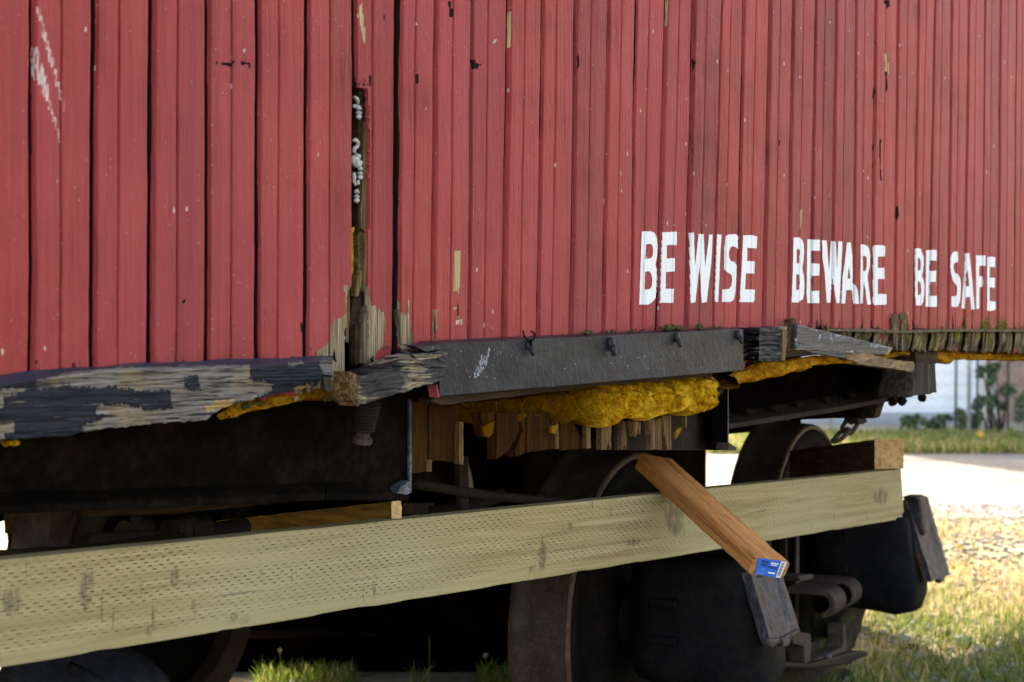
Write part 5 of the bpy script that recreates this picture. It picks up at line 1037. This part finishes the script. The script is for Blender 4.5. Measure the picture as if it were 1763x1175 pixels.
# ------------------------------------------------------------------ white curled bits stuck in the gap
CUR = [((609, 176), 'c'), ((614.5, 194), 'b'), ((608.5, 250), 's'), ((613, 277), 'k'), ((617, 298), 'b'), ((609, 309), 'h'), ((611, 338), 'b')]
CL = ['uppermost white curled scrap in the broken board gap', 'small white double-lobed scrap just under the uppermost curl in the gap', 'white s-shaped scrap in the middle of the board gap', 'fat white knotted scrap beside the broken tan edge', 'small ribbed white scrap tucked under the fat knot', 'white hook-shaped scrap below the fat knot in the gap', 'lowest greyish white scrap at the dark bottom of the gap']
for k, ((cx_, cy_), ty) in enumerate(CUR):
    y_ = DW+.009; m = MB(); f = lambda pts: [at(cx_+2+a*1.15, cy_+b*1.15, y_+c) for a, b, c in pts]
    if ty == 'c': m.tube(f([(4*math.cos(q), 6.5*math.sin(q), .004*math.sin(q*2)) for q in np.linspace(-2.4, 2.2, 16)]), [.0018]+[.0032]*14+[.0018], 9)
    elif ty == 'b':
        m.tube(f([(-3, -6, 0), (1, -7, -.003), (4, -5, 0)]), [.002, .0045, .002], 9); m.tube(f([(-3, 0, .002), (1, 1, -.002), (4, 1, .002)]), [.002, .0042, .002], 9); m.tube(f([(-3, 6, 0), (1, 7, -.003), (4, 6, 0)]), [.002, .0045, .002], 9)
    elif ty == 's': m.tube(f([(-3, -6, 0), (1, -8, -.002), (5, -4, 0), (4, 2, .002), (0, 5, 0), (-2, 10, -.002), (2, 12, 0)]), [.002, .0034, .0036, .0034, .0036, .0034, .002], 9)
    elif ty == 'k':
        m.tube(f([(6*math.cos(q)-1, 7*math.sin(q), .003*math.cos(q*3)) for q in np.linspace(0, 5.6, 20)]), [.002]+[.0042]*18+[.002], 9); m.blob(at(cx_, cy_-2, y_), .006, 4, .4); m.blob(at(cx_+3, cy_+4, y_-.002), .0045, 5, .4)
    else: m.tube(f([(-2, -10, 0), (-1, -4, 0), (-2, 2, 0), (1, 8, 0), (5, 6, -.003), (5, 1, -.003)]), [.003, .0034, .0034, .0034, .0032, .0018], 9)
    o = m.build('curled_scrap', M['curl'], smooth=True); tag(o, CL[k], 'plastic scrap', 'white curled scraps in the board gap')
# ------------------------------------------------------------------ moss along the plate and under the beam
def mat_moss():
    t = NT('moss'); n = t.noise(260, None, 3); col = t.ramp(n, [(.35, (.020, .022, .004)), (.55, (.075, .066, .010)), (.7, (.17, .13, .02))]); t.set('Base Color', col); t.set('Roughness', .95); t.set('Normal', t.bump(t.noise(400), .004, 1)); return t.m
M['moss'] = mat_moss(); m = MB()
for x0, x1, y0, y1, n_, r_ in ((1000, 1018, 574, 572, 10, .0045), (1040, 1062, 572, 571, 6, .003), (1080, 1110, 570, 568, 10, .0028), (1138, 1175, 565, 564, 30, .0046), (1176, 1182, 566, 565, 6, .003), (1198, 1208, 563, 562, 12, .0044), (1212, 1270, 565, 563, 16, .0022), (740, 760, 598, 596, 10, .003), (660, 668, 600, 596, 4, .003), (556, 592, 684, 686, 30, .005), (420, 470, 700, 694, 26, .004), (735, 752, 684, 690, 14, .004)):
    for k in range(n_):
        f_ = random.random(); Yk = DW-.030+.02*random.random() if y0 < 610 else DW-.004+.02*random.random()
        m.blob(at(x0+(x1-x0)*f_, y0+(y1-y0)*f_+random.uniform(-1, 1), Yk), r_*random.uniform(.5, 1.2), k, .9, 8, 6, 3)
o = m.build('moss', M['moss']); tag(o, 'green brown moss tufts along the plate top and rotten sill', 'moss', kind='stuff')
# ------------------------------------------------------------------ grass, weeds and stones
def mat_grass():
    t = NT('grass_blades'); a = t.attr('dry'); s = t.attr('shade')
    col = t.mix(a, t.ramp(s, [(0, (.045, .085, .012)), (.5, (.10, .16, .022)), (1, (.17, .22, .04))]), t.ramp(s, [(0, (.24, .18, .07)), (.5, (.40, .32, .155)), (1, (.52, .45, .27))]))
    t.set('Base Color', col); t.set('Roughness', .6); t.set('Specular IOR Level', .25)
    tr = t.N.new('ShaderNodeBsdfTranslucent'); t.L(col, tr.inputs[0]); mx = t.N.new('ShaderNodeMixShader'); mx.inputs[0].default_value = .35
    t.L(t.b.outputs[0], mx.inputs[1]); t.L(tr.outputs[0], mx.inputs[2]); t.L(mx.outputs[0], t.out.inputs[0]); return t.m
M['grass'] = mat_grass()
def blades(name, d, r, hgt, wid, dry, mat, lean=.5):
    n = len(d); base = (FW[None]*d[:, None]+RT[None]*r[:, None]); az = rng.uniform(0, 6.283, n); ln = hgt*rng.uniform(.1, lean, n)*1.2
    dirv = np.stack([np.cos(az), np.sin(az), 0*az], 1); pw = np.stack([-np.sin(az+.6), np.cos(az+.6), 0*az], 1)*wid[:, None]
    mid = base+dirv*(ln*.35)[:, None]+UP*(hgt*.6)[:, None]; tip = base+dirv*ln[:, None]+UP*hgt[:, None]
    V_ = np.stack([base-pw, base+pw, mid+pw*.8, mid-pw*.8, tip], 1).reshape(-1, 3)
    i = np.arange(n)*5
    me = bpy.data.meshes.new(name); me.vertices.add(n*5); me.vertices.foreach_set('co', V_.reshape(-1).astype(np.float32))
    loops = np.stack([i, i+1, i+2, i+3, i+3, i+2, i+4], 1).reshape(-1); me.loops.add(n*7); me.loops.foreach_set('vertex_index', loops.astype(np.int32))
    ls = np.stack([np.arange(n)*7, np.arange(n)*7+4], 1).reshape(-1); me.polygons.add(n*2); me.polygons.foreach_set('loop_start', ls.astype(np.int32))
    me.update(calc_edges=True); me.validate()
    for k, a_ in (('dry', np.repeat(dry, 5)), ('shade', np.repeat(rng.uniform(0, 1, n), 5))):
        q = me.attributes.new(k, 'FLOAT', 'POINT'); q.data.foreach_set('value', a_.astype(np.float32))
    me.materials.append(mat); o_ = bpy.data.objects.new(name, me); C.objects.link(o_); return o_
def scatter(n, d0, d1, x0, x1):                            # even over the ground between two distances, inside a fan of photograph columns
    d = np.sqrt(rng.uniform(d0**2, d1**2, n)); px = rng.uniform(x0, x1, n); return d, (px-CX)/FPX*d
d, r = scatter(52000, 4.9, 11.4, 1330, 1960); f_ = fbm(d*.9, r*1.3, 0, 3, 4); g_ = fbm(d*2.2, r*2.2, 3, 8, 3)
den = np.clip(np.interp(d, [4.7, 6.5, 7.7, 9, 11.4], [.9, .75, .5, .25, .07])+.5*f_, 0, 1); k = rng.uniform(0, 1, len(d)) < den; d, r, f_, g_ = d[k], r[k], f_[k], g_[k]
gp_ = np.interp(d, [4.7, 6.0, 6.7, 7.8, 11], [1.0, .88, .58, .26, .14])+.9*g_; dry = (rng.uniform(0, 1, len(d)) > np.clip(gp_, .04, .97)).astype(float)
hg = np.where(dry > 0, rng.uniform(.02, .085, len(d)), rng.uniform(.025, .085, len(d)))*(1+.4*f_)
blades_near = blades('grass', d, r, hg, rng.uniform(.0010, .0024, len(d)), dry, M['grass'], .9); tag(blades_near, 'dry and green grass on the sunny ground beside the car', 'grass', kind='stuff')
q_ = [scatter(n_, 5.5, 5.97, x0, x1) for n_, x0, x1 in ((260, 345, 378), (1300, 438, 612), (700, 826, 905), (60, 705, 735))]; d = np.concatenate([a[0] for a in q_]); r = np.concatenate([a[1] for a in q_]); o = blades('grass', d, r, rng.uniform(.025, .07, len(d)), rng.uniform(.0014, .003, len(d)), (rng.uniform(0, 1, len(d)) > .85).astype(float), M['grass'], .8); tag(o, 'bright green grass glimpsed beneath the car', 'grass', kind='stuff')
d, r = scatter(26000, 16.2, 18.9, 1120, 1900); o = blades('grass', d, r, rng.uniform(.03, .11, len(d)), rng.uniform(.004, .009, len(d)), (rng.uniform(0, 1, len(d)) > .72).astype(float), M['grass'], .6); tag(o, 'lush roadside grass strip in front of the white building', 'grass', kind='stuff')
# gravel
def stones(n, d0, d1, x0, x1, s0, s1):
    m = MB(); d_, r_ = scatter(n, d0, d1, x0, x1)
    for a, b in zip(d_, r_):
        s_ = random.uniform(s0, s1); c = frame_pt(a, b, s_*.25); vs_ = []
        for z_, q_ in ((-.5, .6), (.05, 1), (.5, .55)):
            for j in range(6): t_ = j/6*6.283+z_; vs_.append(c+np.array([math.cos(t_)*q_*s_*random.uniform(.7, 1.1), math.sin(t_)*q_*s_*random.uniform(.7, 1.1), z_*s_*random.uniform(.8, 1.1)]))
        m.add(vs_, [(i*6+j, i*6+(j+1) % 6, (i+1)*6+(j+1) % 6, (i+1)*6+j) for i in range(2) for j in range(6)]+[tuple(range(12, 18))])
    return m
M['stone'] = mat_metal('grey_stones', (.13, .125, .12), (.30, .29, .28), (.44, .43, .41), (.8, .95), 6, .003, .2)
o = stones(4200, 5.6, 11.6, 1330, 1900, .006, .022).build('gravel', M['stone']); tag(o, 'loose grey gravel scattered over the dry grass', 'gravel', kind='stuff')
SL = ['flat pale rock half buried in the grass', 'dark angular rock behind the pale rocks', 'small grey rock nearest the dark soil patch', 'pale rounded rock farthest right in the rock group']
for k, (x, y, s_, dk) in enumerate(((1550, 1107, .055, 0), (1622, 1098, .040, 1), (1568, 1122, .035, 2), (1655, 1108, .045, 0))):
    dd = FPX*H/(y-HY); m = MB(); m.blob(frame_pt(dd, (x-CX)/FPX*dd, .012), (s_, s_*.8, s_*.42), k+3, .55, 12, 8, 1.6); o = m.build('rock', M['stone'] if dk == 0 else M['lichen'], smooth=False); tag(o, SL[k], 'rock', 'rocks beside the bogie')
# seed-head weeds standing in front of the wheels, dark grass stalks at the right
M['stalk'] = mat_metal('green_stalk', (.05, .08, .015), (.09, .13, .03), (.14, .17, .05), (.6, .8), 30, .001, .2); M['seed'] = mat_metal('pale_seed_head', (.20, .15, .06), (.42, .34, .17), (.58, .52, .34), (.8, .9), 90, .002, .1)
for k, (x, y, dd, lab) in enumerate(((482, 1120, 4.6, 'thin weed stalk with round seed head left of the front wheel'), (836, 1128, 4.5, 'thin weed stalk with pale seed head right beside the front wheel'), (739, 1078, 4.7, 'faint upright grass stalk between the two seed heads'))):
    tp = atd(x, y, dd); b = np.array([tp[0]-.02, tp[1]+.01, 0.0]); wd_ = thing('weed_stalk', lab, 'weed', tuple(b), 'weed stalks under the beam')
    m = MB(); m.tube([b, b+(tp-b)*.5+[.012, 0, 0], b+(tp-b)*.8+[.008, 0, 0], tp], [.0016, .0014, .0011, .0010], 6); m.build('stem', M['stalk'], wd_, smooth=True)
    m = MB()
    if k < 2:
        for j in range(30):
            v_ = rng.normal(0, 1, 3); v_ /= np.linalg.norm(v_); m.tube([tp, tp+v_*.008*random.uniform(.7, 1.25)], [.0014, .0005], 4)
        m.blob(tp, .0045, k, .4)
    else: m.blob(tp+[0, 0, -.008], (.0022, .0022, .010), k, .3)
    m.build('seed_head', M['seed'], wd_)
for k, (x0, y0, x1, y1, dd, lab) in enumerate(((1638, 1180, 1675, 1098, 6.3, 'dark leaning grass stalk at the lower right corner'), (1580, 1176, 1592, 1118, 6.5, 'short dark grass stalk left of the leaning one'), (1510, 1110, 1514, 1070, 6.9, 'small dark weed tip close to the bogie'))):
    b = frame_pt(FPX*H/(y0-HY), (x0-CX)/FPX*FPX*H/(y0-HY), 0); tp = atd(x1, y1, dd); wd_ = thing('grass_stalk', lab, 'grass stalk', tuple(b), 'dark stalks in the sunny grass')
    m = MB(); m.tube([b, (b+tp)/2+[.006, 0, 0], tp], [.0022, .0018, .0006], 6); m.build('stem', M['lichen'], wd_, smooth=True)
    m = MB(); m.tube([b+(tp-b)*.72+[.004, .002, 0], b+(tp-b)*.86+[.003, 0, 0], tp], [.0014, .0036, .0006], 6); m.build('seed_head', M['lichen'], wd_, smooth=True)
# yellow flowers
M['petal'] = flat('yellow_petals', (.72, .48, .02)); 
FL = [((1652, 941), 9.4, 'orange yellow dandelion on the gravel right of the lid'), ((1641, 977), 8.6, 'orange yellow dandelion just below the other on the gravel'), ((1747, 777), 17, 'round yellow flower glowing in the far grass strip'), ((1741, 759), 17.6, 'pale yellow flower above the far grass strip'), ((1688, 748), 17.4, 'small yellow bloom in the far weeds before the white wall'), ((1540, 762), 17.3, 'small yellow bloom in far grass left of the fence post')]
for k, ((x, y), dd, lab) in enumerate(FL):
    if k < 2: dd = FPX*(H-.03)/(y-HY)
    tp = atd(x, y, dd); s_ = .013 if k < 2 else .028; f = thing('yellow_flower', lab, 'flower', (tp[0], tp[1], 0), 'yellow flowers in the grass')
    m = MB(); m.tube([(tp[0], tp[1], 0), tuple(tp)], .0015 if k < 2 else .004, 5); m.build('stem', M['stalk'], f)
    m = MB()
    for j in range(14):
        q = j/14*6.283; v_ = (RT*math.cos(q)+UP*math.sin(q))*.9-FW*.5; m.tube([tp, tp+v_*s_], [s_*.22, s_*.30], 5)
    m.blob(tp, s_*.5, k, .1); m.build('petals', M['petal'], f)
# ------------------------------------------------------------------ beyond the road: white building, brick shed, wire fence, shrubs
def fbox(mb, d0, d1, x0, x1, z0, z1, dref=None):           # box square to the road; x given as photograph columns at distance dref
    dr = dref or d0; r0, r1 = (x0-CX)/FPX*dr, (x1-CX)/FPX*dr
    c = [frame_pt(d0, r0, z0), frame_pt(d0, r1, z0), frame_pt(d0, r1, z1), frame_pt(d0, r0, z1), frame_pt(d1, r0, z0), frame_pt(d1, r1, z0), frame_pt(d1, r1, z1), frame_pt(d1, r0, z1)]
    return mb.hexa(c)
def mat_clad(name, c, sc=1.0):
    t = NT(name); n = t.noise(2.2, None, 4); st = t.noise(1, t.map((3, 3, .4)), 4); col = t.ramp(t.math('ADD', t.math('MULTIPLY', n, .5), t.math('MULTIPLY', st, .5)), [(.35, tuple(x*.8 for x in c)), (.55, c), (.7, tuple(min(.85, x*1.08) for x in c))])
    t.set('Base Color', col); t.set('Roughness', .7); wv_ = t.N.new('ShaderNodeTexWave'); wv_.wave_type = 'BANDS'; wv_.bands_direction = 'Z'; wv_.inputs['Scale'].default_value = 2.2
    t.L(t.pos, wv_.inputs[0]); t.set('Normal', t.bump(wv_.outputs['Fac'], .012, .5)); return t.m
M['white'] = mat_clad('white_cladding', (.84, .87, .88)); M['grey'] = mat_clad('grey_base_band', (.34, .37, .40)); M['brick'] = mat_metal('faded_brick', (.20, .12, .09), (.33, .21, .16), (.44, .33, .25), (.8, .95), 5, .01, .2); M['glass'] = flat('dark_window', (.025, .035, .055), .15); M['trim'] = flat('pale_trim', (.55, .53, .46), .6); M['bluedoor'] = flat('blue_panel', (.06, .14, .26), .5)
DB = 21.2
bd = thing('white_building', 'white clad building beyond the road behind the wire fence', 'building', tuple(frame_pt(DB, (1500-CX)/FPX*DB, 0)))
fbox(MB(), DB, DB+6, 1180, 1692, .14, 4.2, DB).build('wall', M['white'], bd); fbox(MB(), DB-.03, DB+6, 1180, 1690, 0, .14, DB).build('plinth', M['grey'], bd)
fbox(MB(), DB-.05, DB+.02, 1542, 1556, .30, 1.9, DB).build('blue_door', M['bluedoor'], bd)
for x in (1300, 1420): fbox(MB(), DB-.04, DB+.02, x, x+46, 1.2, 2.2, DB).build('window', M['glass'], bd)
rm = MB(); fbox(rm, DB-.3, DB+6.3, 1165, 1705, 4.2, 4.35, DB); rm.build('roof', M['grey'], bd)
fbox(MB(), DB-.06, DB, 1690, 1696, .0, 4.2, DB).build('downpipe', M['trim'], bd)
bs = thing('brick_shed', 'faded brick shed with a dark window right of the white building', 'building', tuple(frame_pt(21.8, (1800-CX)/FPX*21.8, 0)))
fbox(MB(), 21.8, 26, 1700, 2300, 0, 3.6, 21.8).build('wall', M['brick'], bs)
wn = fbox(MB(), 21.75, 21.85, 1722, 1752, .85, 1.75, 21.8).build('window', M['glass'], bs); fbox(MB(), 21.72, 21.8, 1718, 1722, .8, 1.8, 21.8).build('frame', M['trim'], wn); fbox(MB(), 21.72, 21.8, 1752, 1756, .8, 1.8, 21.8).build('frame', M['trim'], wn)
fbox(MB(), 21.7, 21.8, 1702, 1712, 0, 3.6, 21.8).build('corner_board', M['trim'], bs); fbox(MB(), 21.4, 26.4, 1694, 2320, 3.6, 3.75, 21.8).build('roof', M['grey'], bs)
# chain-link fence
fn = thing('wire_fence', 'grey chain-link fence with thin posts in front of the white building', 'fence', tuple(frame_pt(19.1, (1650-CX)/FPX*19.1, 0)))
M['postdark'] = flat('dark_fence_post', (.03, .045, .05), .6); M['galv'] = mat_metal('galvanised_wire', (.20, .22, .24), (.33, .35, .37), (.45, .47, .49), (.4, .6), 20, .001, .5)
DFN = 19.1; r0, r1 = (1180-CX)/FPX*DFN, (2100-CX)/FPX*DFN; m = MB(); zt_ = 1.75; nn = int((r1-r0)/.10)
for s_ in (1, -1):
    for k in range(-22, nn+22):
        a = r0+k*.10; b = a+s_*zt_; z0, z1 = .05, zt_
        if max(a, b) < r0 or min(a, b) > r1: continue
        m.tube([frame_pt(DFN, a, z0), frame_pt(DFN, b, z1)], .0008, 3, False)
o = m.build('wire_mesh', M['galv'], fn); tag(o, kind='stuff')
m = MB(); m.tube([frame_pt(DFN, r0, zt_), frame_pt(DFN, r1, zt_)], .02, 8); m.build('top_rail', M['galv'], fn, smooth=True)
for x in (1260, 1430, 1645, 1668, 1682, 1735, 1860):
    m = MB(); rr = (x-CX)/FPX*DFN; hh = {1645: 1.05, 1682: 1.1}.get(x, 1.85); m.tube([frame_pt(DFN, rr, 0), frame_pt(DFN, rr+.01, hh)], .024 if x == 1668 else .014, 8); m.build('post', M['galv'] if x in (1668, 1260, 1430, 1860) else M['postdark'], fn, smooth=True)
# shrubs
def mat_leaf(c):
    t = NT('shrub_leaves'); s = t.attr('shade'); col = t.ramp(s, [(0, tuple(x*.45 for x in c)), (.5, c), (1, tuple(x*1.7 for x in c))]); t.set('Base Color', col); t.set('Roughness', .55); return t.m
M['leaf'] = mat_leaf((.050, .095, .022))
def shrub(d0, x, wd_, hg_, n, lab, sd):
    r_ = np.random.default_rng(sd); c = frame_pt(d0, (x-CX)/FPX*d0, 0); s = thing('shrub', lab, 'shrub', tuple(c), 'dark shrubs at the foot of the buildings')
    cl = [(r_.normal(0, wd_*.42), r_.normal(0, wd_*.3), r_.uniform(.15, 1)**.8*hg_*.9, r_.uniform(.18, .34)*wd_) for _ in range(16)]
    P = []
    for a, b, z, q in cl:
        v_ = r_.normal(0, 1, (n//16, 3)); v_ /= np.linalg.norm(v_, axis=1, keepdims=True); P.append(np.array([0, 0, z])+RT*a+FW*b+v_*q*r_.uniform(.4, 1, (n//16, 1)))
    P = np.concatenate(P); P = P[P[:, 2] > .02]; m = MB(); sh = []
    for p in P:
        a = r_.normal(0, 1, 3); a /= np.linalg.norm(a); b = np.cross(a, r_.normal(0, 1, 3)); b /= np.linalg.norm(b); L_ = r_.uniform(.018, .042); q = c+p
        m.add([q-a*L_, q-b*L_*.4, q+a*L_, q+b*L_*.4], [(0, 1, 2, 3)]); sh += [r_.uniform(0, 1)]*4
    m.attr['shade'] = sh; m.build('foliage', M['leaf'], s, recalc=False)
    m = MB(); [m.tube([c+[r_.normal(0, .05), r_.normal(0, .05), 0], c+RT*a*.8+FW*b*.8+[0, 0, z]], [.02, .006], 6) for a, b, z, q in cl[:7]]; m.build('stem', M['brownwood'], s)
shrub(19.7, 1712, .22, .8, 1700, 'tall dark shrub at the corner of the white building', 4); shrub(19.6, 1668, .20, .24, 900, 'low dark shrub under the thin fence posts', 5); shrub(19.5, 1786, .36, .45, 1600, 'wide dark shrub before the brick shed at the photo edge', 6); shrub(20, 1572, .16, .17, 500, 'small dark bush at the foot of the blue door', 7); shrub(19.8, 1615, .18, .18, 600, 'small low bush between the blue door and fence posts', 8)
